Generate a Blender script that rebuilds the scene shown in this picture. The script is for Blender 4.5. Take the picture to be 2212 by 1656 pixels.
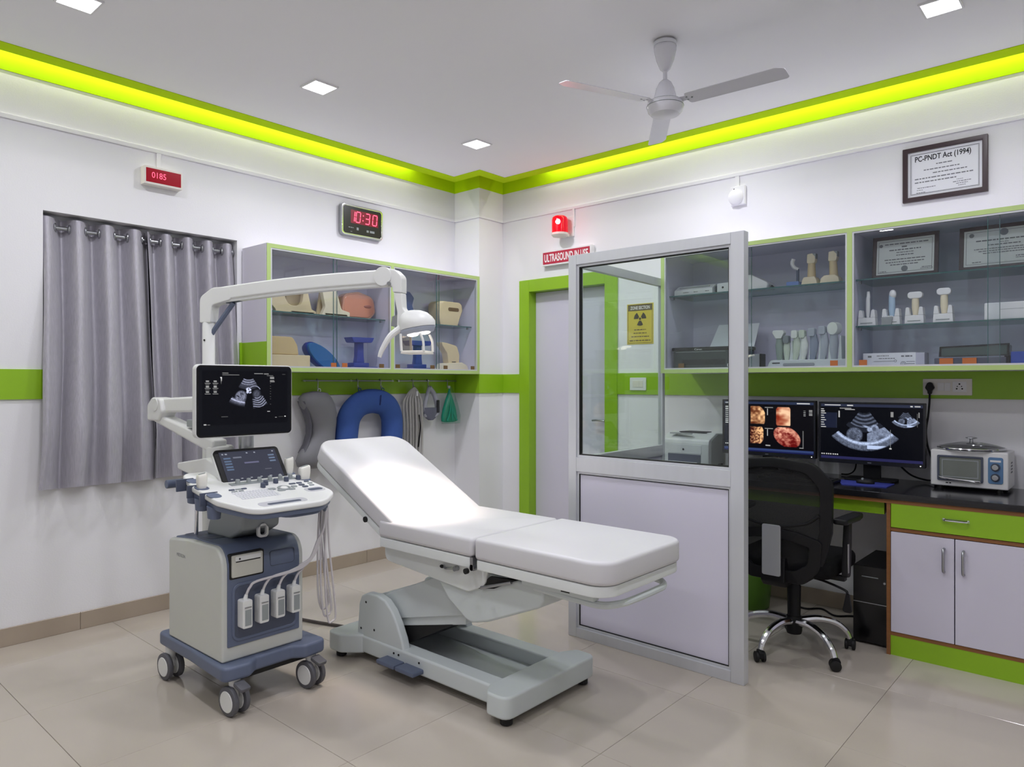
import bpy, bmesh, math, random
import numpy as np
from mathutils import Vector, Matrix

for _o in list(bpy.data.objects):
    bpy.data.objects.remove(_o)
SC = bpy.context.scene
COL = SC.collection
R = math.radians
random.seed(7)
RNG = np.random.RandomState(11)

# ---------------------------------------------------------------- camera
CAM_F = 1533.63                      # focal length in pixels of the 2212 px wide frame
cam_d = bpy.data.cameras.new('camera')
cam = bpy.data.objects.new('camera', cam_d)
COL.objects.link(cam)
cam_d.sensor_fit = 'HORIZONTAL'
cam_d.sensor_width = 36.0
cam_d.lens = 36.0 * CAM_F / 2212.0
cam_d.shift_y = -(828.0 - 825.68) / 2212.0
cam_d.clip_start = 0.05
cam.location = (4.4478, -4.5748, 1.38)
cam.rotation_euler = (R(90), 0, 0.7241)
SC.camera = cam

# ---------------------------------------------------------------- world and exposure
W = bpy.data.worlds.new('world')
SC.world = W
W.use_nodes = True
W.node_tree.nodes['Background'].inputs[0].default_value = (0.8, 0.85, 0.95, 1)
W.node_tree.nodes['Background'].inputs[1].default_value = 0.05
SC.view_settings.view_transform = 'Standard'
SC.view_settings.look = 'None'
SC.view_settings.exposure = 0.0
SC.view_settings.gamma = 1.0
SC.view_settings.use_curve_mapping = False
SC.cycles.use_denoising = True
SC.cycles.max_bounces = 7
SC.cycles.diffuse_bounces = 4
SC.cycles.glossy_bounces = 3
SC.cycles.use_adaptive_sampling = True
SC.cycles.adaptive_threshold = 0.07
SC.cycles.transparent_max_bounces = 16
SC.cycles.sample_clamp_indirect = 6.0
SC.cycles.caustics_reflective = False
SC.cycles.caustics_refractive = False

DOWNLIGHT_W = 8.0                   # each square ceiling panel
COVE_W = 2.5                        # per metre run, LED strip behind the ceiling edge
LAMP_W = 40.0                        # examination lamp
BEACON_W = 0.5

# ---------------------------------------------------------------- colour and material helpers
def lin(c):
    out = []
    for v in c[:3]:
        v = v / 255.0
        out.append(v / 12.92 if v <= 0.04045 else ((v + 0.055) / 1.055) ** 2.4)
    return (out[0], out[1], out[2], 1.0)

def mat(name, rgb, rough=0.5, metal=0.0, var=0.03, scale=14.0, bump=0.0, bscale=60.0, spec=0.5,
        coat=0.0, emit=None, estr=0.0, stretch=None):
    m = bpy.data.materials.new(name)
    m.use_nodes = True
    nt = m.node_tree
    b = nt.nodes['Principled BSDF']
    c = lin(rgb)
    tc = nt.nodes.new('ShaderNodeTexCoord')
    src = tc.outputs['Object']
    if stretch:
        mp = nt.nodes.new('ShaderNodeMapping')
        mp.inputs['Scale'].default_value = stretch
        nt.links.new(src, mp.inputs[0])
        src = mp.outputs[0]
    nz = nt.nodes.new('ShaderNodeTexNoise')
    nz.inputs['Scale'].default_value = scale
    nz.inputs['Detail'].default_value = 3
    nt.links.new(src, nz.inputs['Vector'])
    mx = nt.nodes.new('ShaderNodeMix')
    mx.data_type = 'RGBA'
    lo = tuple(max(0.0, v * (1 - var)) for v in c[:3]) + (1,)
    hi = tuple(min(1.0, v * (1 + var)) for v in c[:3]) + (1,)
    mx.inputs[6].default_value = lo
    mx.inputs[7].default_value = hi
    nt.links.new(nz.outputs['Fac'], mx.inputs[0])
    nt.links.new(mx.outputs[2], b.inputs['Base Color'])
    b.inputs['Roughness'].default_value = rough
    b.inputs['Metallic'].default_value = metal
    b.inputs['Specular IOR Level'].default_value = spec
    b.inputs['Coat Weight'].default_value = coat
    if bump:
        n2 = nt.nodes.new('ShaderNodeTexNoise')
        n2.inputs['Scale'].default_value = bscale
        nt.links.new(src, n2.inputs['Vector'])
        bp = nt.nodes.new('ShaderNodeBump')
        bp.inputs['Strength'].default_value = bump
        bp.inputs['Distance'].default_value = 0.01
        nt.links.new(n2.outputs['Fac'], bp.inputs['Height'])
        nt.links.new(bp.outputs[0], b.inputs['Normal'])
    if emit:
        b.inputs['Emission Color'].default_value = lin(emit)
        b.inputs['Emission Strength'].default_value = estr
    return m

def glass_mat(name, tint, refl=0.06, rough=0.0):
    """thin sheet glass: tinted transparency under a fresnel reflection"""
    m = bpy.data.materials.new(name)
    m.use_nodes = True
    nt = m.node_tree
    nt.nodes.clear()
    out = nt.nodes.new('ShaderNodeOutputMaterial')
    tr = nt.nodes.new('ShaderNodeBsdfTransparent')
    tr.inputs[0].default_value = lin(tint)
    gl = nt.nodes.new('ShaderNodeBsdfGlossy')
    gl.inputs['Roughness'].default_value = rough
    lw = nt.nodes.new('ShaderNodeLayerWeight')      # two-sided Schlick reflectance of one glass face
    pw = nt.nodes.new('ShaderNodeMath')
    pw.operation = 'POWER'
    pw.inputs[1].default_value = 5.0
    nt.links.new(lw.outputs['Facing'], pw.inputs[0])
    fr = nt.nodes.new('ShaderNodeMath')
    fr.operation = 'MULTIPLY_ADD'
    fr.inputs[1].default_value = 0.80
    fr.inputs[2].default_value = refl * 0.5
    nt.links.new(pw.outputs[0], fr.inputs[0])
    nz = nt.nodes.new('ShaderNodeTexNoise')
    nz.inputs['Scale'].default_value = 2.0
    mt = nt.nodes.new('ShaderNodeMath')
    mt.operation = 'MULTIPLY_ADD'
    mt.inputs[1].default_value = 0.02
    nt.links.new(nz.outputs['Fac'], mt.inputs[0])
    nt.links.new(fr.outputs[0], mt.inputs[2])
    mx = nt.nodes.new('ShaderNodeMixShader')
    nt.links.new(mt.outputs[0], mx.inputs[0])
    nt.links.new(tr.outputs[0], mx.inputs[1])
    nt.links.new(gl.outputs[0], mx.inputs[2])
    nt.links.new(mx.outputs[0], out.inputs[0])
    return m

def mesh_fabric_mat(name, rgb, opacity):
    """woven net: fine procedural weave with see-through gaps"""
    m = bpy.data.materials.new(name)
    m.use_nodes = True
    nt = m.node_tree
    b = nt.nodes['Principled BSDF']
    b.inputs['Base Color'].default_value = lin(rgb)
    b.inputs['Roughness'].default_value = 0.8
    tc = nt.nodes.new('ShaderNodeTexCoord')
    nz = nt.nodes.new('ShaderNodeTexNoise')
    nz.inputs['Scale'].default_value = 900
    nt.links.new(tc.outputs['Object'], nz.inputs['Vector'])
    mt = nt.nodes.new('ShaderNodeMath')
    mt.operation = 'MULTIPLY_ADD'
    mt.inputs[1].default_value = 0.3
    mt.inputs[2].default_value = opacity - 0.15
    nt.links.new(nz.outputs['Fac'], mt.inputs[0])
    nt.links.new(mt.outputs[0], b.inputs['Alpha'])
    return m

def vcol_mat(name, strength, rough=0.25, base=(4, 4, 7)):
    """lit display: the picture comes from computed per-vertex colours"""
    m = bpy.data.materials.new(name)
    m.use_nodes = True
    nt = m.node_tree
    b = nt.nodes['Principled BSDF']
    b.inputs['Base Color'].default_value = lin(base)
    b.inputs['Roughness'].default_value = rough
    b.inputs['Specular IOR Level'].default_value = 0.12
    at = nt.nodes.new('ShaderNodeAttribute')
    at.attribute_name = 'Col'
    nt.links.new(at.outputs['Color'], b.inputs['Emission Color'])
    b.inputs['Emission Strength'].default_value = strength
    return m

# ---------------------------------------------------------------- mesh builder
def rrect(x0, x1, y0, y1, r, n=5):
    """rounded rectangle outline, counter-clockwise; r one radius or four (x0y0, x1y0, x1y1, x0y1)"""
    rs = (r,) * 4 if not isinstance(r, (tuple, list)) else r
    pts = []
    for (cx, cy, a0, rad) in ((x0, y0, 180, rs[0]), (x1, y0, 270, rs[1]), (x1, y1, 0, rs[2]), (x0, y1, 90, rs[3])):
        sx = 1 if cx == x0 else -1
        sy = 1 if cy == y0 else -1
        ox, oy = cx + sx * rad, cy + sy * rad
        if rad < 1e-6:
            pts.append((cx, cy))
            continue
        for i in range(n + 1):
            a = R(a0 + 90 * i / n)
            pts.append((ox + rad * math.cos(a), oy + rad * math.sin(a)))
    return pts

def catmull(pts, n=8):
    P = [Vector(p) for p in pts]
    P = [P[0] * 2 - P[1]] + P + [P[-1] * 2 - P[-2]]
    out = []
    for i in range(1, len(P) - 2):
        a, b, c, d = P[i - 1], P[i], P[i + 1], P[i + 2]
        for k in range(n):
            t = k / n
            out.append(0.5 * ((2 * b) + (c - a) * t + (2 * a - 5 * b + 4 * c - d) * t * t + (3 * b - a - 3 * c + d) * t ** 3))
    out.append(P[-2])
    return out

class MB:
    def __init__(self):
        self.v, self.f = [], []

    def add(self, verts, faces, M=None):
        o = len(self.v)
        for p in verts:
            p = Vector(p)
            self.v.append(tuple(M @ p) if M is not None else tuple(p))
        for f in faces:
            self.f.append(tuple(i + o for i in f))
        return self

    def box(self, x0, x1, y0, y1, z0, z1, M=None):
        v = [(x, y, z) for z in (z0, z1) for (x, y) in ((x0, y0), (x1, y0), (x1, y1), (x0, y1))]
        return self.add(v, [(3, 2, 1, 0), (4, 5, 6, 7), (0, 1, 5, 4), (1, 2, 6, 5), (2, 3, 7, 6), (3, 0, 4, 7)], M)

    def prism(self, pts, plane, lo, hi, M=None):
        def p3(a, b, c):
            return (a, b, c) if plane == 'xy' else (a, c, b) if plane == 'xz' else (c, a, b)
        n = len(pts)
        v = [p3(a, b, lo) for a, b in pts] + [p3(a, b, hi) for a, b in pts]
        f = [tuple(range(n - 1, -1, -1)), tuple(range(n, 2 * n))]
        f += [(i, (i + 1) % n, n + (i + 1) % n, n + i) for i in range(n)]
        return self.add(v, f, M)

    def ring(self, outer, inner, plane, lo, hi, M=None):
        """prism with a hole; both outlines carry the same number of points"""
        def p3(a, b, c):
            return (a, b, c) if plane == 'xy' else (a, c, b) if plane == 'xz' else (c, a, b)
        n = len(outer)
        v = [p3(a, b, lo) for a, b in outer] + [p3(a, b, hi) for a, b in outer]
        v += [p3(a, b, lo) for a, b in inner] + [p3(a, b, hi) for a, b in inner]
        f = []
        for i in range(n):
            j = (i + 1) % n
            f += [(i, j, n + j, n + i), (2 * n + j, 2 * n + i, 3 * n + i, 3 * n + j),
                  (n + i, n + j, 3 * n + j, 3 * n + i), (j, i, 2 * n + i, 2 * n + j)]
        return self.add(v, f, M)

    def cyl(self, p0, p1, r0, r1=None, n=20, caps=True):
        r1 = r0 if r1 is None else r1
        p0, p1 = Vector(p0), Vector(p1)
        d = (p1 - p0).normalized()
        u = d.orthogonal().normalized()
        w = d.cross(u)
        v = []
        for (p, r) in ((p0, r0), (p1, r1)):
            for i in range(n):
                a = 2 * math.pi * i / n
                v.append(p + (u * math.cos(a) + w * math.sin(a)) * r)
        f = [(i, (i + 1) % n, n + (i + 1) % n, n + i) for i in range(n)]
        if caps:
            f += [tuple(range(n - 1, -1, -1)), tuple(range(n, 2 * n))]
        return self.add(v, f)

    def tube(self, pts, r, n=8, smooth=6, closed=False):
        P = catmull(pts, smooth) if smooth else [Vector(p) for p in pts]
        m = len(P)
        rs = r if isinstance(r, (list, tuple)) else None
        up = None
        v = []
        for i, p in enumerate(P):
            t = (P[min(i + 1, m - 1)] - P[max(i - 1, 0)])
            t = t.normalized() if t.length > 1e-9 else Vector((0, 0, 1))
            if up is None:
                up = t.orthogonal().normalized()
            up = (up - t * up.dot(t)).normalized()
            w = t.cross(up)
            rad = r if rs is None else rs[0] + (rs[-1] - rs[0]) * i / (m - 1) if len(rs) == 2 else rs[min(len(rs) - 1, int(round(i * (len(rs) - 1) / (m - 1))))]
            for k in range(n):
                a = 2 * math.pi * k / n
                v.append(p + (up * math.cos(a) + w * math.sin(a)) * rad)
        f = []
        for i in range(m - 1):
            for k in range(n):
                f.append((i * n + k, i * n + (k + 1) % n, (i + 1) * n + (k + 1) % n, (i + 1) * n + k))
        f += [tuple(range(n - 1, -1, -1)), tuple(range((m - 1) * n, m * n))]
        return self.add(v, f)

    def lathe(self, prof, c, n=28, M=None):
        """profile [(r, z)] turned about the vertical through c"""
        v = []
        for (r, z) in prof:
            for k in range(n):
                a = 2 * math.pi * k / n
                v.append((c[0] + r * math.cos(a), c[1] + r * math.sin(a), c[2] + z))
        f = []
        for i in range(len(prof) - 1):
            for k in range(n):
                f.append((i * n + k, i * n + (k + 1) % n, (i + 1) * n + (k + 1) % n, (i + 1) * n + k))
        f += [tuple(range(n - 1, -1, -1)), tuple(range((len(prof) - 1) * n, len(prof) * n))]
        return self.add(v, f, M)

    def loft(self, rings, M=None):
        n = len(rings[0])
        v = [p for r in rings for p in r]
        f = []
        for i in range(len(rings) - 1):
            for k in range(n):
                f.append((i * n + k, i * n + (k + 1) % n, (i + 1) * n + (k + 1) % n, (i + 1) * n + k))
        f += [tuple(range(n - 1, -1, -1)), tuple(range((len(rings) - 1) * n, len(rings) * n))]
        return self.add(v, f, M)

    def ell(self, c, rx, ry, rz, nu=20, nv=12, M=None):
        rings = []
        for j in range(1, nv):
            t = math.pi * j / nv
            rings.append([(c[0] + rx * math.sin(t) * math.cos(2 * math.pi * k / nu),
                           c[1] + ry * math.sin(t) * math.sin(2 * math.pi * k / nu),
                           c[2] - rz * math.cos(t)) for k in range(nu)])
        return self.loft(rings, M)

    def grid(self, fn, nu, nv):
        v = [fn(i / nu, j / nv) for j in range(nv + 1) for i in range(nu + 1)]
        f = [(j * (nu + 1) + i, j * (nu + 1) + i + 1, (j + 1) * (nu + 1) + i + 1, (j + 1) * (nu + 1) + i)
             for j in range(nv) for i in range(nu)]
        return self.add(v, f)

    def torus(self, c, axis, R0, r, n=24, m=8):
        ax = Vector(axis).normalized()
        u = ax.orthogonal().normalized()
        w = ax.cross(u)
        v = []
        for i in range(n):
            a = 2 * math.pi * i / n
            d = u * math.cos(a) + w * math.sin(a)
            for k in range(m):
                b = 2 * math.pi * k / m
                v.append(Vector(c) + d * (R0 + r * math.cos(b)) + ax * r * math.sin(b))
        f = [(i * m + k, ((i + 1) % n) * m + k, ((i + 1) % n) * m + (k + 1) % m, i * m + (k + 1) % m)
             for i in range(n) for k in range(m)]
        return self.add(v, f)

    def mesh(self, name, off=(0, 0, 0), bevel=0.0, seg=2, post=None, angle=35, bang=40, recalc=True):
        bm = bmesh.new()
        vs = [bm.verts.new(p) for p in self.v]
        for f in self.f:
            try:
                bm.faces.new([vs[i] for i in f])
            except ValueError:
                pass
        if recalc:
            bmesh.ops.recalc_face_normals(bm, faces=bm.faces)
        if bevel:
            es = [e for e in bm.edges if len(e.link_faces) == 2 and e.calc_face_angle(0) > R(bang)]
            bmesh.ops.bevel(bm, geom=es, offset=bevel, segments=seg, profile=0.5, affect='EDGES', clamp_overlap=True)
        if post:
            for v in bm.verts:
                v.co = Vector(post(v.co))
        o = Vector(off)
        for v in bm.verts:
            v.co -= o
        me = bpy.data.meshes.new(name)
        bm.to_mesh(me)
        bm.free()
        for p in me.polygons:
            p.use_smooth = True
        me.set_sharp_from_angle(angle=R(angle))
        return me

OFF = {}

def thing(name, label, cat, loc=(0, 0, 0), group=None, rotz=0.0, local=False):
    """an Empty at the base of a thing; its parts are given in world coordinates unless local"""
    o = bpy.data.objects.new(name, None)
    o.empty_display_size = 0.05
    COL.objects.link(o)
    o.location = loc
    o.rotation_euler = (0, 0, rotz)
    o['label'] = label
    o['category'] = cat
    if group:
        o['group'] = group
    OFF[o.name] = (0, 0, 0) if local else tuple(loc)
    return o

def part(name, mb, m, parent, label=None, **kw):
    off = OFF[parent.name]
    me = mb.mesh(name, off=off, **kw)
    o = bpy.data.objects.new(name, me)
    COL.objects.link(o)
    me.materials.append(m)
    o.parent = parent
    OFF[o.name] = off
    if label:
        o['label'] = label
    if kw.get('bevel') and kw.get('seg', 2) < 4:
        o.modifiers.new('flat_faces', 'WEIGHTED_NORMAL').keep_sharp = True
    return o

def solo(name, mb, m, label=None, cat=None, loc=(0, 0, 0), group=None, kind=None, **kw):
    """a top-level thing that is one mesh"""
    me = mb.mesh(name, off=loc, **kw)
    o = bpy.data.objects.new(name, me)
    COL.objects.link(o)
    me.materials.append(m)
    o.location = loc
    if label:
        o['label'] = label
    if cat:
        o['category'] = cat
    if group:
        o['group'] = group
    if kind:
        o['kind'] = kind
    OFF[o.name] = tuple(loc)
    if kw.get('bevel') and kw.get('seg', 2) < 4:
        o.modifiers.new('flat_faces', 'WEIGHTED_NORMAL').keep_sharp = True
    return o

def struct(name, mb, m, **kw):
    return solo(name, mb, m, kind='structure', **kw)

def light_obj(name, kind, parent, loc, energy, color, size=0.1, size_y=None, direction=None, spot=None, blend=0.5, spread=None):
    d = bpy.data.lights.new(name, kind)
    d.energy = energy
    d.color = color
    if kind == 'AREA':
        d.size = size
        if size_y:
            d.shape = 'RECTANGLE'
            d.size_y = size_y
        else:
            d.shape = 'SQUARE'
        if spread:
            d.spread = spread
    elif kind == 'SPOT':
        d.spot_size = spot
        d.spot_blend = blend
        d.shadow_soft_size = size
    else:
        d.shadow_soft_size = size
    o = bpy.data.objects.new(name, d)
    COL.objects.link(o)
    off = Vector(OFF[parent.name])
    o.parent = parent
    o.location = Vector(loc) - off
    if direction:
        o.rotation_mode = 'QUATERNION'
        o.rotation_quaternion = Vector(direction).to_track_quat('-Z', 'Y')
    return o

def text_geo(s, size=1.0, width=None, bold=0.0):
    """lettering as flat geometry, centred on the origin in its xy plane; width squeezes it to a given width"""
    cu = bpy.data.curves.new('lettering_curve', 'FONT')
    cu.body = s
    cu.size = size
    cu.align_x = 'CENTER'
    cu.align_y = 'CENTER'
    cu.resolution_u = 3
    cu.offset = bold * size
    ob = bpy.data.objects.new('lettering_tmp', cu)
    COL.objects.link(ob)
    dg = bpy.context.evaluated_depsgraph_get()
    dg.update()
    me = bpy.data.meshes.new_from_object(ob.evaluated_get(dg))
    vs = [tuple(v.co) for v in me.vertices]
    fs = [tuple(p.vertices) for p in me.polygons]
    bpy.data.objects.remove(ob)
    bpy.data.curves.remove(cu)
    bpy.data.meshes.remove(me)
    if vs:
        x0 = min(v[0] for v in vs); x1 = max(v[0] for v in vs)
        y0 = min(v[1] for v in vs); y1 = max(v[1] for v in vs)
        k = (width / (x1 - x0)) if width else 1.0
        vs = [((v[0] - (x0 + x1) / 2) * k, v[1] - (y0 + y1) / 2, 0) for v in vs]
    return vs, fs

def plane_M(o, u, v):
    """matrix taking (a, b, c) to o + a*u + b*v + c*normal"""
    u, v = Vector(u), Vector(v)
    n = u.cross(v)
    M = Matrix((u, v, n)).transposed().to_4x4()
    M.translation = Vector(o)
    return M

def text_part(s, size, o, u, v, m, parent, width=None, name='lettering', bold=0.0):
    mb = MB()
    vs, fs = text_geo(s, size, width, bold)
    mb.add(vs, fs, plane_M(o, u, v))
    return part(name, mb, m, parent, recalc=False)

def strokes(mb, rows, M, seed=1):
    """rows of small dark word-like dashes: (cx, cy, width, height)"""
    rg = random.Random(seed)
    for (cx, cy, w, h) in rows:
        x = cx - w / 2
        while x < cx + w / 2 - h * 0.8:
            k = min(h * rg.uniform(1.2, 4.2), cx + w / 2 - x)
            mb.add([(x, cy - h / 2, 0), (x + k, cy - h / 2, 0), (x + k, cy + h / 2, 0), (x, cy + h / 2, 0)], [(0, 1, 2, 3)], M)
            x += k + h * 0.7
    return mb

def picture(name, o, u, v, w, h, nx, ny, fn, m, parent):
    """flat display of size w x h centred on o; fn(U, V) -> (ny, nx, 3) sRGB 0..1, U to the right, V downward"""
    U, V = np.meshgrid(np.linspace(0, 1, nx), np.linspace(0, 1, ny))
    img = np.clip(fn(U, V), 0, 1)
    o, u, v = Vector(o), Vector(u), Vector(v)
    off = Vector(OFF[parent.name])
    verts = []
    for j in range(ny):
        for i in range(nx):
            verts.append(o + u * ((i / (nx - 1) - 0.5) * w) + v * ((0.5 - j / (ny - 1)) * h) - off)
    faces = [(j * nx + i, (j + 1) * nx + i, (j + 1) * nx + i + 1, j * nx + i + 1) for j in range(ny - 1) for i in range(nx - 1)]
    me = bpy.data.meshes.new(name)
    me.from_pydata(verts, [], faces)
    ca = me.color_attributes.new('Col', 'FLOAT_COLOR', 'POINT')
    L = np.where(img <= 0.04045, img / 12.92, ((img + 0.055) / 1.055) ** 2.4)
    rgba = np.ones((ny * nx, 4), dtype=np.float32)
    rgba[:, :3] = L.reshape(-1, 3)
    ca.data.foreach_set('color', rgba.ravel())
    me.materials.append(m)
    ob = bpy.data.objects.new(name, me)
    COL.objects.link(ob)
    ob.parent = parent
    OFF[ob.name] = tuple(off)
    return ob

def copy_tree(o, parent=None, shift=(0, 0, 0)):
    c = o.copy()
    COL.objects.link(c)
    c.parent = parent
    OFF[c.name] = OFF[o.name]
    if parent is None:
        c.location = Vector(o.location) + Vector(shift)
    for ch in list(o.children):
        copy_tree(ch, c)
    return c

# ---------------------------------------------------------------- materials
M = {}
M['wall'] = mat('wall_paint', (238, 238, 242), 0.6, var=0.012, scale=3, bump=0.04, bscale=120)
M['ceil'] = mat('ceiling_paint', (246, 246, 250), 0.7, var=0.012, scale=3, bump=0.03, bscale=120)
M['lime'] = mat('lime_paint', (194, 232, 4), 0.7, var=0.03, scale=4, spec=0.15)
M['limelam'] = mat('lime_laminate', (146, 192, 34), 0.36, var=0.03, scale=6, bump=0.02)
M['limeedge'] = mat('lime_edge_band', (184, 208, 132), 0.35, var=0.04, scale=9)
M['lilac'] = mat('pale_lilac_laminate', (214, 211, 228), 0.3, var=0.015, scale=5)
M['white'] = mat('white_plastic', (236, 236, 238), 0.35, var=0.01)
M['warmwhite'] = mat('warm_white_plastic', (232, 228, 220), 0.4, var=0.02)
M['alu'] = mat('brushed_aluminium', (208, 210, 216), 0.40, metal=0.3, var=0.05, scale=30, stretch=(1, 1, 0.1))
M['chrome'] = mat('chrome', (225, 226, 230), 0.12, metal=1.0, var=0.01)
M['steel'] = mat('steel', (170, 172, 176), 0.3, metal=1.0, var=0.04)
M['black'] = mat('black_plastic', (20, 20, 23), 0.45, var=0.1, spec=0.25)
M['blackfab'] = mat('black_fabric', (17, 17, 19), 0.9, var=0.25, scale=200, bump=0.2, bscale=400, spec=0.15)
M['gasket'] = mat('black_rubber', (14, 14, 15), 0.6, var=0.1)
M['slate'] = mat('slate_blue_plastic', (96, 106, 130), 0.42, var=0.03, scale=8, bump=0.03, bscale=300)
M['slatedk'] = mat('dark_slate_plastic', (78, 85, 104), 0.42, var=0.04, scale=8)
M['cartwhite'] = mat('cart_white_plastic', (226, 227, 226), 0.38, var=0.012)
M['carthousing'] = mat('cart_housing_grey_white', (200, 202, 197), 0.42, var=0.012)
M['greyplast'] = mat('grey_plastic', (150, 156, 158), 0.45, var=0.02)
M['bedgrey'] = mat('bed_grey_enamel', (206, 213, 214), 0.4, var=0.012)
M['bedwhite'] = mat('bed_white_enamel', (226, 230, 230), 0.36, var=0.01)
M['vinyl'] = mat('white_vinyl', (214, 213, 217), 0.42, var=0.012, scale=10, bump=0.03, bscale=90)
M['granite'] = mat('black_granite', (26, 26, 30), 0.14, var=0.5, scale=220)
M['wood'] = mat('brown_wood_edge', (140, 92, 50), 0.5, var=0.22, scale=8, stretch=(1, 1, 12))
M['cream'] = mat('cream_plastic', (226, 206, 166), 0.45, var=0.03)
M['ivory'] = mat('ivory_plastic', (236, 224, 196), 0.45, var=0.02)
M['peach'] = mat('peach_plastic', (206, 146, 118), 0.25, var=0.03)
M['royal'] = mat('royal_blue_plastic', (44, 62, 150), 0.4, var=0.04)
M['skyblue'] = mat('blue_foam', (50, 108, 168), 0.55, var=0.05)
M['navyfab'] = mat('blue_fabric', (50, 82, 152), 0.8, var=0.06, scale=60, bump=0.1, bscale=500)
M['greyfab'] = mat('grey_vinyl_cushion', (122, 122, 128), 0.55, var=0.04, scale=8)
M['orange'] = mat('orange_tag', (184, 106, 56), 0.5, var=0.06)
M['brown'] = mat('brown_tag', (110, 84, 52), 0.5, var=0.08)
M['paper'] = mat('paper', (232, 234, 240), 0.7, var=0.015)
M['ink'] = mat('ink', (40, 40, 48), 0.7, var=0.1)
M['inkgrey'] = mat('grey_ink', (120, 122, 128), 0.7, var=0.1)
M['frame'] = mat('dark_brown_frame', (58, 42, 46), 0.35, var=0.08, scale=20)
M['signred'] = mat('sign_red', (176, 34, 62), 0.4, var=0.03, emit=(176, 34, 62), estr=0.15)
M['signwhite'] = mat('sign_white', (245, 240, 242), 0.4, var=0.01)
M['glass'] = glass_mat('pane_glass', (249, 253, 251))
M['cabglass'] = glass_mat('cabinet_glass', (250, 252, 253))
M['shelfglass'] = glass_mat('shelf_glass', (214, 232, 228))
M['glassedge'] = mat('glass_edge', (66, 104, 104), 0.2, var=0.05)
M['lightemit'] = mat('panel_light', (255, 255, 255), 0.5, var=0.0, emit=(255, 255, 255), estr=9.0)
M['screen'] = vcol_mat('display', 1.0)
M['tablet'] = vcol_mat('touch_display', 0.75)
M['redled'] = mat('red_led', (255, 90, 120), 0.5, var=0.0, emit=(255, 84, 118), estr=1.4)
M['teal'] = mat('teal_fabric', (24, 150, 122), 0.7, var=0.1, scale=30)

# ================================================================ THE ROOM
XR, YF = 6.1, -6.3                   # far right wall, wall behind the camera
ZC = 3.07                            # underside of the false ceiling
ZP = 3.013                           # where the lime paint of the cove begins
ZT = 3.28
S = 0.295                            # corner column
GAP = 0.12

# --- floor: grout bed and single polished tiles
TS, TJ = 0.655, 0.0016
tile_mats = []
for k, c in enumerate(((186, 177, 166), (183, 174, 163), (189, 180, 169))):
    m = mat('polished_beige_tile', c, 0.13, var=0.05, scale=2.2, spec=0.45, stretch=(1, 2.6, 1))
    tile_mats.append(m)
M['grout'] = mat('grout', (150, 140, 130), 0.8, var=0.08, scale=40)
floor = struct('floor', MB().box(-0.15, XR + 0.15, YF - 0.15, 0.15, -0.1, -0.004), M['grout'])
tile_cache = {}
x = 0.325 - TS
while x < XR:
    y = -3.69 - 4 * TS
    while y < 0:
        x0, x1 = max(x, 0.0) + TJ / 2, min(x + TS, XR) - TJ / 2
        y0, y1 = max(y, YF) + TJ / 2, min(y + TS, 0.0) - TJ / 2
        if x1 - x0 > 0.02 and y1 - y0 > 0.02:
            w, h = round(x1 - x0, 3), round(y1 - y0, 3)
            k = random.randrange(3)
            if (w, h, k) not in tile_cache:
                me = MB().box(0, x1 - x0, 0, y1 - y0, -0.006, 0).mesh('tile', bevel=0.001, seg=1)
                me.materials.append(tile_mats[k])
                tile_cache[(w, h, k)] = me
            t = bpy.data.objects.new('tile', tile_cache[(w, h, k)])
            COL.objects.link(t)
            t.parent = floor
            t.location = (x0, y0, 0)
        y += TS
    x += TS

# --- left wall with the window recess
WY0, WY1, WZ0, WZ1 = -3.378, -2.275, 0.98, 2.313
mb = MB()
mb.box(-0.15, 0, YF, WY0, 0, ZT).box(-0.15, 0, WY1, 0.15, 0, ZT)
mb.box(-0.15, 0, WY0, WY1, 0, WZ0).box(-0.15, 0, WY0, WY1, WZ1, ZT)
struct('wall_left', mb, M['wall'])

# --- back wall with the doorway
DX0, DX1, DZ = 0.585, 1.385, 2.16
mb = MB()
mb.box(0, DX0, 0, 0.15, 0, ZT).box(DX1, XR, 0, 0.15, 0, ZT).box(DX0, DX1, 0, 0.15, DZ, ZT)
struct('wall_back', mb, M['wall'])
struct('wall_corner', MB().box(0, S, -S, 0, 0, ZT), M['wall'])
struct('wall_right', MB().box(XR, XR + 0.15, YF - 0.15, 0.15, 0, ZT), M['wall'])
struct('wall_front', MB().box(-0.15, XR, YF - 0.15, YF, 0, ZT), M['wall'])

# --- false ceiling, its lime edge board, and the slab above
def inset(d):
    return [(d, YF), (d, -S - d), (S + d, -S - d), (S + d, -d), (XR, -d), (XR, YF)]
mb = MB()
mb.prism(inset(GAP), 'xy', ZC, ZC + 0.05)
struct('ceiling', mb, M['ceil'])
o, i_ = inset(GAP)[:5], inset(GAP + 0.105)[:5]
mb = MB()
for k in range(4):
    v = [o[k] + (ZC - 0.004,), o[k + 1] + (ZC - 0.004,), i_[k + 1] + (ZC - 0.004,), i_[k] + (ZC - 0.004,)]
    v += [(a, b, ZC) for a, b, c in v]
    mb.add(v, [(0, 1, 2, 3), (7, 6, 5, 4), (0, 4, 5, 1), (1, 5, 6, 2), (2, 6, 7, 3), (3, 7, 4, 0)])
struct('trim_1', mb, M['lime'])
struct('ceiling_slab', MB().box(-0.15, XR + 0.15, YF - 0.15, 0.15, ZT, ZT + 0.1), M['ceil'])
mb = MB()
mb.box(0, 0.004, YF, -S, ZP, ZT).box(0, S + 0.004, -S - 0.004, -S, ZP, ZT)
mb.box(S, S + 0.004, -S, -0.004, ZP, ZT).box(S, XR, -0.004, 0, ZP, ZT)
struct('trim_2', mb, M['lime'])

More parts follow.
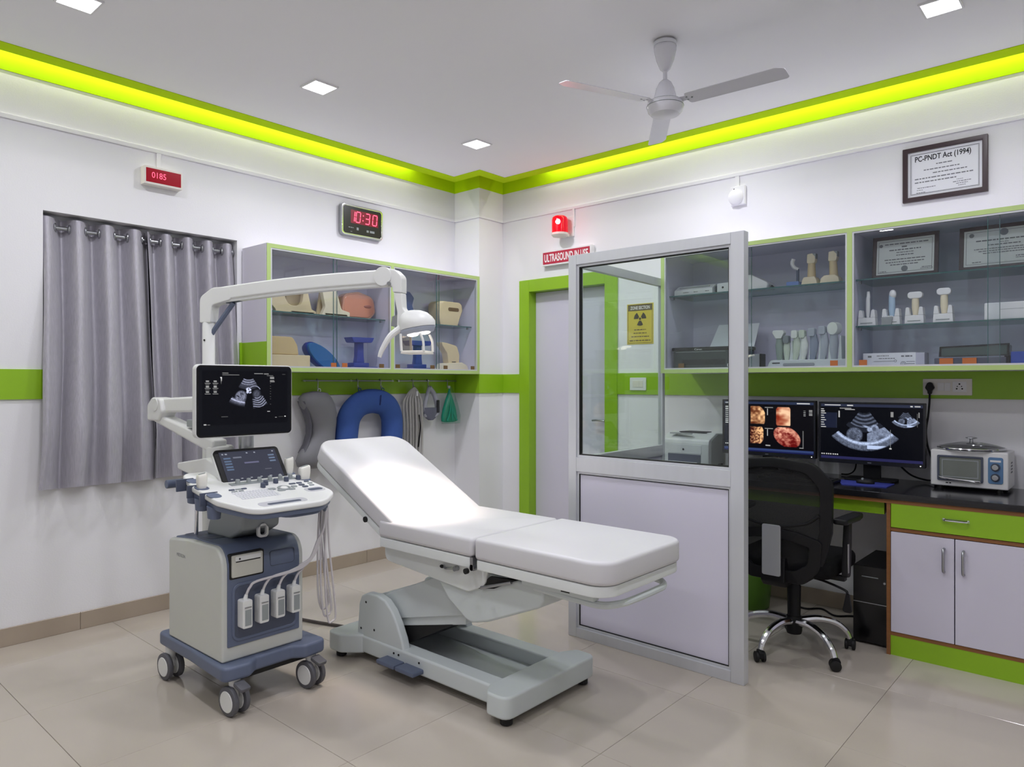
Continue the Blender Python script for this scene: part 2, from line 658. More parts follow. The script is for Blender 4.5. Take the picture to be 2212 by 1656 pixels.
# --- white wire casing running round the walls, with drops to the devices
zt0, zt1, tw = 2.762, 2.786, 0.012
mb = MB()
mb.box(0, tw, YF, -S, zt0, zt1).box(0, S + tw, -S - tw, -S, zt0, zt1)
mb.box(S, S + tw, -S, 0, zt0, zt1).box(S, XR, -tw, 0, zt0, zt1)
mb.box(0, tw, -2.788, -2.762, 2.66, zt0)
mb.box(1.052, 1.074, -tw, 0, 2.62, zt0)
mb.box(2.412, 2.44, -tw, 0, 2.68, zt0)
struct('trim_3', mb, M['wall'], bevel=0.002)

# --- lime dado band boards
bz0, bz1, bt = 1.290, 1.450, 0.012
mb = MB()
mb.box(0, bt, YF, -3.366, bz0, bz1)
mb.box(0, bt, -2.262, -S, bz0, bz1)
mb.box(0, bt, -2.262, -2.215, 1.45, 1.642)
mb.box(0, S + bt, -S - bt, -S, bz0, bz1)
mb.box(S, S + bt, -S, 0, bz0, bz1)
mb.box(S + bt, 0.497, -bt, 0, bz0, bz1)
mb.box(1.477, XR, -bt, 0, bz0, bz1)
struct('trim_4', mb, M['limelam'], bevel=0.0015)

# --- tile skirting, laid piece by piece
M['skirt'] = mat('skirting_tile', (172, 158, 142), 0.25, var=0.06, scale=5)
def skirting(name, boxes):
    mb = MB()
    for (x0, x1, y0, y1) in boxes:
        mb.box(x0, x1, y0, y1, 0, 0.09)
    root = struct(name, mb, M['grout'])
    for (x0, x1, y0, y1) in boxes:
        along_y = (y1 - y0) > (x1 - x0)
        a, b = (y0, y1) if along_y else (x0, x1)
        p = a
        while p < b - 0.02:
            q = min(p + TS, b)
            t = MB()
            if along_y:
                t.box(x0, x1 + 0.004, p + 0.0012, q - 0.0012, 0, 0.096)
            else:
                t.box(p + 0.0012, q - 0.0012, y0 - 0.004, y1, 0, 0.096)
            part('tile', t, M['skirt'], root, bevel=0.0015, seg=1)
            p = q
skirting('baseboard_left', [(0, 0.008, -3.20 - 4 * TS, -S)])
skirting('baseboard_corner', [(0.013, S + 0.008, -S - 0.008, -S), (S, S + 0.008, -S + 0.006, 0)])
skirting('baseboard_back', [(S + 0.014, 0.494, -0.008, 0), (1.48, 3.47, -0.008, 0)])

# --- door: lime frame with deep reveal, lilac leaf, lever handle
door = bpy.data.objects.new('door_1', None)
COL.objects.link(door)
door.location = (0.98, 0, 0)
door['kind'] = 'structure'
OFF[door.name] = (0.98, 0, 0)
mb = MB()
mb.box(0.497, DX0 + 0.02, -0.016, 0, 0, 2.24).box(DX1 - 0.02, 1.477, -0.016, 0, 0, 2.24)
mb.box(DX0 + 0.02, DX1 - 0.02, -0.016, 0, DZ - 0.02, 2.24)
mb.box(DX0, DX0 + 0.02, 0, 0.15, 0, DZ).box(DX1 - 0.02, DX1, 0, 0.15, 0, DZ).box(DX0 + 0.02, DX1 - 0.02, 0, 0.15, DZ - 0.02, DZ)
part('door_frame', mb, M['limelam'], door, bevel=0.002)
leaf = part('door_leaf', MB().box(DX0 + 0.021, DX1 - 0.021, 0.075, 0.113, 0.006, DZ - 0.022), M['lilac'], door, bevel=0.002)
mb = MB()
mb.box(1.315, 1.347, 0.069, 0.0755, 0.985, 1.15)
mb.cyl((1.331, 0.07, 1.08), (1.331, 0.03, 1.08), 0.010)
mb.tube([(1.331, 0.032, 1.08), (1.30, 0.028, 1.081), (1.255, 0.030, 1.083), (1.215, 0.034, 1.080)], 0.008, smooth=4)
mb.cyl((1.331, 0.07, 1.015), (1.331, 0.062, 1.015), 0.010)
part('door_handle', mb, M['steel'], leaf, bevel=0.0015)

# --- window behind the curtain
win = bpy.data.objects.new('window_1', None)
COL.objects.link(win)
win.location = (-0.13, (WY0 + WY1) / 2, WZ0)
win['kind'] = 'structure'
OFF[win.name] = tuple(win.location)
mb = MB()
yc = (WY0 + WY1) / 2
for (a, b, c, d) in ((WY0, WY1, WZ0, WZ0 + 0.05), (WY0, WY1, WZ1 - 0.05, WZ1), (WY0, WY0 + 0.05, WZ0 + 0.05, WZ1 - 0.05),
                     (WY1 - 0.05, WY1, WZ0 + 0.05, WZ1 - 0.05), (yc - 0.03, yc + 0.03, WZ0 + 0.05, WZ1 - 0.05)):
    mb.box(-0.15, -0.11, a, b, c, d)
part('window_frame', mb, M['alu'], win)
M['night'] = mat('dusk_window_glass', (60, 66, 80), 0.1, var=0.1, scale=3)
for (a, b) in ((WY0 + 0.05, yc - 0.03), (yc + 0.03, WY1 - 0.05)):
    part('window_pane', MB().box(-0.135, -0.129, a, b, WZ0 + 0.05, WZ1 - 0.05), M['night'], win)

# --- LED strips hidden above the ceiling edge (two runs, none round the column)
def led_strip(p0, p1, inward, label):
    """strip stuck under the slab close to the wall, shining down the wall"""
    p0, p1 = Vector(p0), Vector(p1)
    L = (p1 - p0).length
    c = (p0 + p1) / 2
    t = (p1 - p0).normalized()
    mb = MB()
    mb.box(-L / 2, L / 2, -0.006, 0.006, 0, 0.004, plane_M(c, t, Vector((0, 0, 1)).cross(t)))
    o = solo('led_strip', mb, M['warmwhite'], label, 'led strip', loc=tuple(c), group='cove led strips')
    d = bpy.data.lights.new('led_strip_light', 'AREA')
    d.shape = 'RECTANGLE'
    d.size = L
    d.size_y = 0.010
    d.energy = COVE_W * L
    d.color = (1.0, 0.95, 0.84)
    lo = bpy.data.objects.new('led_strip_light', d)
    COL.objects.link(lo)
    lo.parent = o
    lo.location = (0, 0, -0.003)
    Z = Vector((0, 0, 1)) + Vector(inward) * 0.35
    Z.normalize()
    Y = Z.cross(t)
    lo.rotation_mode = 'QUATERNION'
    lo.rotation_quaternion = Matrix((t, Y, Z)).transposed().to_quaternion()
led_strip((0.045, YF + 0.1, ZC + 0.13), (0.045, -0.80, ZC + 0.13), (1, 0, 0), 'LED strip lighting the cove along the window wall')
led_strip((0.80, -0.045, ZC + 0.13), (XR - 0.1, -0.045, ZC + 0.13), (0, -1, 0), 'LED strip lighting the cove along the door wall')

# --- square ceiling panels
DL = [(0.93, -0.975, 'square ceiling panel light nearest the corner column'),
      (0.935, -2.264, 'square ceiling panel light above the curtained window side, middle of its row'),
      (0.927, -3.49, 'square ceiling panel light cut by the top left edge of the photo'),
      (2.306, -0.754, 'added square ceiling panel light kept unseen behind the fan motor'),  # added to brighten the back wall, set off the grid out of sight
      (3.78, -0.915, 'square ceiling panel light above the framed act notice at top right'),
      (2.38, -2.42, 'square ceiling panel light just above the photo, before the fan'),
      (3.78, -2.26, 'square ceiling panel light right of the fan, out of view'),
      (2.35, -3.60, 'square ceiling panel light in the middle of the room, out of view'),
      (3.78, -3.60, 'square ceiling panel light above the camera'),
      (3.78, -4.85, 'square ceiling panel light behind the camera'),
      (2.35, -4.85, 'square ceiling panel light in the middle rear of the room'),
      (5.2, -3.60, 'square ceiling panel light near the right wall behind the camera')]
for (x, y, lab) in DL:
    t = thing('ceiling_light', lab, 'ceiling light', (x, y, ZC), group='square ceiling panel lights')
    q = 0.078
    part('light_frame', MB().ring([(x - q, y - q), (x + q, y - q), (x + q, y + q), (x - q, y + q)],
                                  [(x - q + .009, y - q + .009), (x + q - .009, y - q + .009), (x + q - .009, y + q - .009), (x - q + .009, y + q - .009)],
                                  'xy', ZC - 0.008, ZC), M['white'], t)
    q = 0.069
    part('diffuser', MB().box(x - q, x + q, y - q, y + q, ZC - 0.005, ZC - 0.0005), M['lightemit'], t)
    boost = 1.4 if (x < 1.2 and y > -1.2) else 0.72 if (x > 3 and y > -1.2) else 1.0
    light_obj('panel_lamp', 'AREA', t, (x, y, ZC - 0.012), DOWNLIGHT_W * boost, (0.935, 0.94, 1.0), size=0.13, direction=(0, 0, -1), spread=R(165))

# ================================================================ EXAMINATION BED
bed = thing('examination_bed', 'white padded examination bed with raised backrest on a grey lifting base', 'examination bed', (2.0, -2.185, 0))
BY0, BY1 = -2.485, -1.895
def fillet(pts, n=4):
    """outline [(x, y, r)] with rounded corners"""
    out = []
    m = len(pts)
    for i, (x, y, r) in enumerate(pts):
        p = Vector((x, y)); a = Vector(pts[i - 1][:2]); b = Vector(pts[(i + 1) % m][:2])
        if r <= 0:
            out.append((x, y)); continue
        d0, d1 = (a - p).normalized(), (b - p).normalized()
        ang = d0.angle(d1)
        t = min(r / math.tan(ang / 2), (a - p).length * 0.49, (b - p).length * 0.49)
        q0, q1 = p + d0 * t, p + d1 * t
        for k in range(n + 1):
            s = k / n
            q = q0 * (1 - s) ** 2 + p * 2 * s * (1 - s) + q1 * s * s
            out.append((q.x, q.y))
    return out

# base: two wide feet beams, side rails, sunken middle
mb = MB()
for (x0, x1, sg) in ((1.36, 1.56, 1), (2.42, 2.575, -1)):
    if sg > 0:
        pl = [(x0, -2.50, .04), (x0 + .11, -2.50, .05), (x1, -2.425, .03), (x1, -1.945, .03), (x0 + .11, -1.87, .05), (x0, -1.87, .04)]
    else:
        pl = [(x0, -2.425, .03), (x0 + .045, -2.49, .03), (x1, -2.49, .05), (x1, -1.87, .05), (x0 + .045, -1.87, .03), (x0, -1.945, .03)]
    mb.prism(fillet(pl), 'xy', 0.035, 0.128)
mb.box(1.50, 2.47, -2.425, -2.335, 0.04, 0.124)
mb.box(1.50, 2.47, -2.035, -1.945, 0.04, 0.124)
mb.box(1.50, 2.47, -2.34, -2.03, 0.04, 0.062)
part('base', mb, M['bedgrey'], bed, bevel=0.012, seg=3)
for (x, y) in ((1.415, -2.45), (1.415, -1.92), (2.53, -2.44), (2.53, -1.92)):
    part('foot', MB().lathe([(0.020, 0), (0.026, 0.004), (0.026, 0.03), (0.022, 0.042)], (x, y, 0), 16), M['gasket'], bed)

# lifting tower
prof = [(1.50, .10), (1.515, .275), (1.535, .318), (1.58, .338), (1.66, .342), (1.72, .328), (1.77, .290), (1.81, .235), (1.845, .170), (1.868, .10)]
for (y0, y1) in ((-2.418, -2.372), (-1.998, -1.952)):
    t = part('tower_plate', MB().prism(prof, 'xz', y0, y1), M['bedgrey'], bed, bevel=0.010, seg=3)
    if y0 < -2.2:
        for (x, z) in ((1.535, .155), (1.64, .168), (1.575, .292)):
            part('bolt', MB().cyl((x, y0 - 0.001, z), (x, y0 + 0.004, z), 0.006, n=10), M['gasket'], t)
part('tower_core', MB().prism([(1.53, .10), (1.535, .30), (1.66, .325), (1.73, .24), (1.76, .10)], 'xz', -2.374, -1.996), M['bedgrey'], bed, bevel=0.006)

# lifting arm: two sloping covers
part('lift_arm', MB().prism([(1.585, .318), (1.70, .182), (2.20, .300), (2.20, .47), (2.02, .478)], 'xz', -2.345, -2.025), M['bedgrey'], bed, bevel=0.008)
part('lift_arm_cover', MB().prism([(1.63, .322), (1.745, .232), (2.20, .345), (2.20, .48), (2.02, .487)], 'xz', -2.356, -2.014), M['bedgrey'], bed, bevel=0.006)
part('arm_shadow_wedge', MB().prism([(1.72, .12), (1.80, .12), (2.12, .285), (1.72, .182)], 'xz', -2.345, -2.025), M['gasket'], bed)  # black solid standing in for the shade below the arm

# hull under the seat
hull = fillet([(2.06, .53, .0), (2.165, .42, .10), (2.29, .345, .09), (2.40, .375, .05), (2.70, .50, .06), (2.70, .58, 0), (2.06, .58, 0)], 6)
part('under_hull', MB().prism(hull, 'xz', -2.415, -1.965), M['bedgrey'], bed, bevel=0.012, seg=3)

# apron box below the seat
ap = fillet([(1.735, .61, .0), (1.735, .53, .06), (2.30, .485, .07), (2.40, .53, .05), (2.42, .61, 0)], 5)
apr = part('seat_apron', MB().prism(ap, 'xz', -2.43, -1.95), M['bedwhite'], bed, bevel=0.008, seg=2)
mb = MB()
mb.tube([(2.155, -2.437, .575), (2.18, -2.45, .572), (2.205, -2.45, .575), (2.235, -2.445, .578)], 0.006, smooth=4)
mb.cyl((2.238, -2.43, .578), (2.238, -2.452, .578), 0.011)
part('crank_handle', mb, M['steel'], apr)
mb = MB()
mb.ell((2.155, -2.446, .574), 0.012, 0.008, 0.008, 12, 8)
part('crank_knob', mb, M['black'], apr)
part('apron_slot', MB().prism(rrect(2.325, 2.343, .592, .612, .006), 'xz', -2.4335, -2.42), M['gasket'], apr)
# black wedge painting the shade of the opening between apron and foot section
part('opening_shade', MB().prism([(2.345, .508), (2.425, .574), (2.565, .582), (2.445, .526)], 'xz', -2.4235, -2.40), M['gasket'], bed)
part('hinge_block', MB().box(2.432, 2.525, -2.428, -2.30, .590, .606), M['gasket'], bed, bevel=0.003)
part('gas_spring', MB().cyl((2.375, -2.427, .518), (2.545, -2.427, .572), 0.007, n=12), M['steel'], bed)

# seat and foot sections: enamel frames and vinyl cushions
part('seat_frame', MB().prism(rrect(1.755, 2.368, BY0 + .006, BY1 - .006, .012), 'xy', 0.606, 0.652), M['bedwhite'], bed, bevel=0.006)
part('seat_cushion', MB().prism(rrect(1.755, 2.376, BY0, BY1, .018), 'xy', 0.653, 0.735), M['vinyl'], bed, bevel=0.034, seg=5)
part('foot_frame', MB().prism(rrect(2.395, 3.035, BY0 + .006, BY1 - .006, (.012, .085, .085, .012), 7), 'xy', 0.606, 0.648), M['bedwhite'], bed, bevel=0.006)
fc = part('foot_cushion', MB().prism(rrect(2.390, 3.045, BY0, BY1, (.016, .09, .09, .016), 8), 'xy', 0.649, 0.738), M['vinyl'], bed, bevel=0.034, seg=5)
sm = []
for k in range(13):
    a = math.pi * k / 12
    sm.append((2.945 + 0.073 * math.cos(a) * 0.85 - 0.012, BY0 + 0.0295 * (1 - math.sin(a)) + 0.0 + 0.055 * math.sin(a) * 0.9 - 0.028, 0.652 + 0.085 * math.sin(a)))
for (y0_, y1_) in ((-2.43, -2.395), (-1.985, -1.95)):
    part('foot_rail', MB().box(2.60, 2.95, y0_, y1_, 0.575, 0.606), M['bedgrey'], bed, bevel=0.004)
part('rail_slot', MB().box(2.80, 2.84, -2.4315, -2.42, 0.586, 0.594), M['gasket'], bed)
mb = MB()
mb.tube([(2.66, -2.415, .572), (2.86, -2.415, .565), (2.96, -2.40, .56), (3.005, -2.34, .56), (3.015, -2.25, .56), (3.015, -2.10, .56), (3.005, -2.02, .56), (2.95, -1.97, .565), (2.80, -1.965, .572)], 0.014, n=10, smooth=6)
part('foot_bar', mb, M['bedgrey'], bed)
for (x, y) in ((2.372, -2.47), (2.372, -1.91)):
    part('hinge', MB().cyl((x, y - .012, .612), (x, y + .012, .612), 0.013, n=12).box(x - .008, x + .008, y - .012, y + .012, .60, .655), M['steel'], bed)
part('lock_knob', MB().cyl((2.345, -2.478, .594), (2.345, -2.492, .594), 0.012, n=12), M['gasket'], bed)

# backrest, hinged at the seat and leaning back
A = math.atan2(1.05 - 0.70, 1.14 - 1.80)
ux, uz = math.cos(A), math.sin(A)
def back(p):
    # local x along the backrest from hinge to head, z normal (up)
    x, y, z = p
    return (1.775 + ux * x + (uz) * z, y, 0.640 + uz * x - ux * z)
part('back_frame', MB().prism(rrect(-0.065, 0.685, BY0 + .012, BY1 - .012, (.012, .09, .09, .012), 7), 'xy', 0.0, 0.034), M['bedwhite'], bed, bevel=0.006, post=back)
part('back_cushion', MB().prism(rrect(-0.060, 0.70, BY0 + .005, BY1 - .005, (.016, .10, .10, .016), 8), 'xy', 0.035, 0.125), M['vinyl'], bed, bevel=0.036, seg=5, post=back)
part('back_bolt', MB().cyl((0.15, BY0 + .004, .010), (0.15, BY0 + .02, .010), 0.014, n=12), M['gasket'], bed, post=back)
# foot pedals
for (x0, x1) in ((1.745, 1.875), (1.882, 2.01)):
    part('pedal', MB().box(x0, x1, -2.49, -2.41, 0.055, 0.075), M['slate'], bed, bevel=0.006)
part('pedal_mount', MB().box(1.80, 1.96, -2.44, -2.40, 0.045, 0.07), M['gasket'], bed)
for x in (1.80, 1.835, 1.98):
    part('bolt', MB().cyl((x, -2.428, .098), (x, -2.42, .098), 0.005, n=10), M['gasket'], bed)

mb = MB()
mb.tube([(1.36, -2.18, .012), (1.15, -2.20, .010), (.9, -2.28, .010), (.6, -2.36, .010), (.3, -2.42, .010), (0.06, -2.5, .012), (0.03, -2.52, .10), (.025, -2.52, .20)], 0.009, n=8)
solo('power_cable', mb, mat('dark_cable', (70, 62, 60), 0.5), 'dark power cable lying on the floor behind the bed base', 'cable', loc=(0.7, -2.3, 0))

# ================================================================ ULTRASOUND CART
cart = thing('ultrasound_machine', 'white and slate blue ultrasound machine on four casters beside the bed', 'ultrasound machine', (1.33, -2.965, 0))
ol = [(0.985, -3.175, .03), (1.30, -3.175, 0), (1.50, -3.185, .03), (1.655, -3.19, .035), (1.665, -3.075, .03), (1.625, -3.03, .03),
      (1.625, -2.86, .03), (1.665, -2.815, .03), (1.655, -2.70, .035), (1.50, -2.71, .03), (1.30, -2.735, 0), (0.985, -2.735, .03)]
part('chassis', MB().prism(fillet(ol, 5), 'xy', 0.150, 0.212), M['slate'], cart, bevel=0.014, seg=3)
part('undertray', MB().box(1.02, 1.60, -3.13, -2.77, 0.125, 0.152), M['gasket'], cart)

def caster(x, y, brake, yaw):
    Mx = Matrix.Translation((x, y, 0)) @ Matrix.Rotation(yaw, 4, 'Z')
    t = MB()
    f = MB()
    f.box(-0.016, 0.016, -0.011, 0.011, 0.055, 0.125, Mx)
    f.lathe([(0.022, 0.10), (0.024, 0.152)], (0, 0, 0), 16, Mx)
    c = part('caster', f, M['cartwhite'], cart, bevel=0.003)
    for s in (-1, 1):
        w = MB()
        prof = [(0.048, -0.012), (0.060, -0.009), (0.062, 0.0), (0.060, 0.009), (0.048, 0.012)]
        w.lathe(prof, (0, 0, 0), 26, Mx @ Matrix.Translation((0, s * 0.026, 0.062)) @ Matrix.Rotation(R(90), 4, 'X'))
        part('wheel', w, M['wheelgrey'], c)
        h = MB()
        h.lathe([(0.042, -0.014), (0.046, -0.010), (0.046, 0.010), (0.042, 0.014)], (0, 0, 0), 24, Mx @ Matrix.Translation((0, s * 0.026, 0.062)) @ Matrix.Rotation(R(90), 4, 'X'))
        part('hub_cap', h, M['cartwhite'], c)
    if brake:
        b = MB()
        b.prism(rrect(0.0, 0.062, -0.024, 0.024, 0.008), 'xy', 0.118, 0.135, Mx @ Matrix.Rotation(R(18), 4, 'Y') @ Matrix.Translation((-0.02, 0, 0.012)))
        part('brake_pedal', b, M['wheelgrey'], c, bevel=0.005)
M['wheelgrey'] = mat('caster_grey_rubber', (92, 92, 98), 0.6, var=0.04)
caster(1.055, -3.145, False, R(4))
caster(1.622, -3.125, True, R(6))
caster(1.622, -2.762, True, R(8))
caster(1.055, -2.79, False, R(-10))

# body: white shell, slate front and top
bp = [(1.085, .212), (1.600, .212)] + [(1.600, .60)] + [(1.600 - .075 * (1 - math.cos(R(a))), .60 + .088 * math.sin(R(a))) for a in (15, 30, 45, 60, 75, 90)] + [(1.30, .684), (1.10, .665), (1.085, .655)]
part('housing', MB().prism(bp, 'xz', -3.168, -2.787), M['carthousing'], cart, bevel=0.010, seg=3)
fp = [(1.590, .272), (1.606, .272), (1.607, .60)] + [(1.607 - .080 * (1 - math.cos(R(a))), .60 + .094 * math.sin(R(a))) for a in (15, 30, 45, 60, 75, 90)] + [(1.30, .690), (1.11, .672), (1.11, .655), (1.50, .66), (1.585, .60)]
fpo = part('front_panel', MB().prism(fp, 'xz', -3.146, -2.809), M['slate'], cart, bevel=0.006, seg=2)
part('top_tray', MB().prism(rrect(1.13, 1.40, -3.125, -2.83, .03), 'xy', .670, .694), M['slatedk'], cart, bevel=0.004, post=lambda v: (v.x, v.y, v.z + (v.x - 1.30) * 0.09 if v.x < 1.30 else v.z))
def ringrect(y0, y1, z0, z1, r, w, xa, xb, mm, parent, name):
    mb = MB()
    mb.ring(rrect(y0, y1, z0, z1, r), rrect(y0 + w, y1 - w, z0 + w, z1 - w, max(r - w, .004)), 'yz', xa, xb)
    return part(name, mb, mm, parent, bevel=0.002, seg=1)
ringrect(-3.128, -2.822, .292, .535, .035, .012, 1.600, 1.611, M['slate'], cart, 'port_bezel')
part('port_panel', MB().prism(rrect(-3.118, -2.832, .300, .527, .028), 'yz', 1.598, 1.6085), M['slatedk'], cart)
ringrect(-2.955, -2.835, .578, .645, .012, .003, 1.600, 1.609, M['slatedk'], cart, 'access_cover')
# printer drawer
part('drawer_gap', MB().prism(rrect(-3.140, -2.985, .556, .662, .008), 'yz', 1.59, 1.6085), M['gasket'], cart)
dr = part('printer_drawer', MB().prism(rrect(-3.132, -2.993, .563, .656, .006), 'yz', 1.58, 1.617), mat('drawer_grey', (196, 195, 186), 0.45), cart, bevel=0.004)
part('drawer_slot', MB().box(1.612, 1.6178, -3.116, -3.006, .626, .630), M['gasket'], dr)
part('drawer_panel', MB().prism(rrect(-3.118, -3.004, .632, .650, .003), 'yz', 1.612, 1.619), M['cartwhite'], dr)
part('drawer_button', MB().cyl((1.619, -3.100, .640), (1.6205, -3.100, .640), 0.004, n=10), M['ink'], dr)
# probe connectors with cables gathered to the right-hand hook
hook = Vector((1.64, -2.700, .845))
M['cable'] = mat('pale_grey_cable', (206, 202, 206), 0.45, var=0.02)
for k in range(4):
    yk = -3.083 + k * 0.076
    zk = 0.352 + k * 0.004
    cn = part('connector', MB().prism(rrect(yk - .022, yk + .022, zk, zk + .118, .008), 'yz', 1.606, 1.655), M['cartwhite'], cart, bevel=0.004)
    part('connector_label', MB().box(1.655, 1.6562, yk - .012, yk + .016, zk + .012, zk + .078), M['greyplast'], cn)
    part('connector_latch', MB().box(1.6555, 1.6575, yk - .014, yk + .016, zk + .086, zk + .090), M['steel'], cn)
    part('cable_boot', MB().cyl((1.632, yk, zk + .117), (1.634, yk + .004, zk + .137), 0.010, 0.007, n=12), M['cartwhite'], cn)
    mb = MB()
    mb.tube([(1.634, yk + .003, zk + .134), (1.638, yk + .018, zk + .165), (1.642, yk + .052 - k * .004, zk + .186), (1.648, -2.86 + k * .008, .548 + k * .006),
             (1.652, -2.795 + k * .004, .572 + k * .006), (1.650, -2.745, .63 + k * .01), (1.645 + k * .004, -2.715, .72), (hook.x + .004 * k, hook.y, hook.z - .01)], 0.0055, n=8)
    part('probe_cable', mb, M['cable'], cn)
for k, (dx, dy, zb) in enumerate(((0, .018, .30), (.012, .034, .27), (-.012, .010, .33))):
    mb = MB()
    x0, y0 = hook.x - .03 + dx, hook.y + dy
    mb.tube([(x0, y0 - .008, .83), (x0 - .005, y0 - .016, .62), (x0, y0 - .018, .42), (x0 + .004, y0 - .006, zb + .01), (x0 + .010, y0 + .012, zb), (x0 + .014, y0 + .028, zb + .03),
             (x0 + .008, y0 + .016, .46), (x0 - .002, y0 + .002, .64), (x0 - .004, y0 - .004, .83)], 0.0048, n=8)
    part('hanging_cable', mb, M['cable'], cart)

# neck between body and console
part('lift_neck', MB().prism([(1.215, .682), (1.44, .688), (1.55, .74), (1.56, .825), (1.30, .85), (1.24, .74)], 'xz', -3.055, -2.875), M['greyplast'], cart, bevel=0.014, seg=3)
part('neck_clip', MB().ring(rrect(-2.985, -2.935, .70, .75, .015), rrect(-2.975, -2.945, .71, .76, .012), 'yz', 1.545, 1.56), M['cartwhite'], cart)
part('guide_rod', MB().cyl((1.215, -3.10, .665), (1.225, -3.10, .86), 0.009, n=14), M['chrome'], cart)

# console, sloping down to the operator
def zc(x):
    return 0.936 - 0.165 * (x - 1.37)
def slope(v):
    return (v.x, v.y, v.z + zc(v.x))
ct = [(1.20, -3.16, .06), (1.40, -3.205, .05), (1.62, -3.205, .08), (1.795, -3.13, .10), (1.80, -2.80, .12), (1.70, -2.685, .10), (1.42, -2.690, .06), (1.20, -2.735, .06)]
cs = part('console', MB().prism(fillet(ct, 8), 'xy', -0.022, 0.004), M['cartwhite'], cart, bevel=0.008, seg=3, post=slope)
ct2 = [(1.21, -3.15, .06), (1.40, -3.196, .05), (1.62, -3.196, .08), (1.785, -3.12, .10), (1.79, -2.81, .12), (1.69, -2.694, .10), (1.42, -2.699, .06), (1.21, -2.745, .06)]
part('console_underside', MB().prism(fillet(ct2, 8), 'xy', -0.046, -0.0215), M['slate'], cart, bevel=0.006, post=slope)
part('underside_bulge', MB().prism(rrect(1.40, 1.765, -3.0, -2.76, .08), 'xy', -0.066, -0.045), M['slate'], cart, bevel=0.012, seg=2, post=slope)
def on_console(mb, name, m, parent=None, **kw):
    return part(name, mb, m, parent or cs, post=slope, **kw)
M['griprim'] = mat('grip_grey_white', (190, 190, 197), 0.4)
on_console(MB().prism(rrect(1.722, 1.774, -3.085, -2.865, .022), 'xy', 0.0035, 0.0052), 'grip_rim', M['griprim'])
on_console(MB().prism(rrect(1.745, 1.766, -3.05, -2.895, .010), 'xy', 0.0050, 0.0058), 'grip_slot', M['slatedk'])  # dark plates paint the shade of hand holes that are not cut
on_console(MB().prism(rrect(1.625, 1.655, -2.785, -2.715, .012), 'xy', 0.0050, 0.0058), 'grip_slot', M['slatedk'])
on_console(MB().prism(rrect(1.612, 1.668, -2.80, -2.705, .02), 'xy', 0.0035, 0.0052), 'grip_rim', M['griprim'])
# keyboard
mb = MB()
for r_ in range(5):
    for c_ in range(13):
        xx = 1.555 + r_ * 0.021
        yy = -3.105 + c_ * 0.0135 + (r_ % 2) * 0.003
        mb.box(xx, xx + .017, yy, yy + .011, 0.004, 0.0062)
kb = on_console(mb, 'keyboard', mat('key_white', (214, 215, 220), 0.5))
kb['kind'] = 'stuff'
# control strip with encoder knobs, toggles and trackball
on_console(MB().box(1.432, 1.462, -3.055, -2.735, 0.003, 0.008), 'control_strip', M['greyplast'])
for k in range(6):
    yk = -3.02 + k * 0.052
    on_console(MB().cyl((1.447, yk, .006), (1.447, yk, .026), 0.0105, 0.0095, n=16), 'knob', M['greyplast'], bevel=0.002)
for (xx, yy) in ((1.53, -2.945), (1.50, -2.915), (1.49, -2.86), (1.48, -2.80), (1.475, -2.735)):
    on_console(MB().cyl((xx, yy, .004), (xx, yy, .024), 0.0115, 0.0105, n=16), 'knob', M['slatedk'], bevel=0.002)
for (xx, yy, a, b, mm) in ((1.52, -3.085, .006, .013, 'slatedk'), (1.52, -3.055, .006, .013, 'greyplast'), (1.52, -3.03, .006, .013, 'slatedk'), (1.545, -3.085, .005, .013, 'greyplast'), (1.545, -3.055, .005, .011, 'greyplast'),
                       (1.57, -2.925, .012, .017, 'greyplast'), (1.60, -2.895, .012, .018, 'greyplast'), (1.60, -2.845, .011, .016, 'greyplast'), (1.57, -2.815, .011, .014, 'greyplast'),
                       (1.53, -2.80, .007, .016, 'slatedk'), (1.53, -2.765, .007, .014, 'slatedk'), (1.56, -2.77, .009, .014, 'slatedk'), (1.59, -2.77, .009, .014, 'slatedk'), (1.52, -2.72, .007, .012, 'slatedk'),
                       (1.55, -2.72, .007, .012, 'greyplast'), (1.58, -2.73, .007, .012, 'greyplast')):
    on_console(MB().prism(rrect(xx - a, xx + a, yy - b, yy + b, min(a, b) * .8), 'xy', 0.003, 0.0075), 'button', M[mm])
on_console(MB().torus((1.575, -2.868, .006), (0, 0, 1), 0.026, 0.004, 24, 6), 'trackball_ring', M['greyplast'])
on_console(MB().ell((1.575, -2.868, .004), .019, .019, .010, 18, 10), 'trackball', M['cartwhite'])
# probe holders on the left edge, cups below
for k, (xx, yy) in enumerate(((1.335, -3.165), (1.44, -3.178), (1.56, -3.182))):
    h = on_console(MB().prism(rrect(xx - .034, xx + .034, yy - .026, yy + .026, .024), 'xy', 0.002, 0.0055), 'probe_holder', M['slate'])
    on_console(MB().lathe([(.026, -.088), (.029, -.04)], (xx, yy, 0), 18), 'holder_cup', M['slate'], h)
    on_console(MB().box(xx - .041, xx - .034, -3.225, -3.15, -0.045, 0.007), 'holder_strap', M['slatedk'], h)
for (xx, yy) in ((1.36, -2.715), (1.475, -2.702)):
    h = on_console(MB().prism(rrect(xx - .032, xx + .032, yy - .024, yy + .024, .022), 'xy', 0.002, 0.0055), 'probe_holder', M['slate'])
    on_console(MB().lathe([(.028, -.10), (.030, -.04)], (xx, yy, 0), 18), 'holder_cup', M['slate'], h)
mb = MB()
mb.torus((1.690, -2.735, .818), (0.3, 1, 0), 0.015, 0.006, 16, 6)
mb.torus((1.665, -2.712, .824), (0.3, 1, 0), 0.015, 0.006, 16, 6)
part('cable_hook', mb, M['slate'], cart)

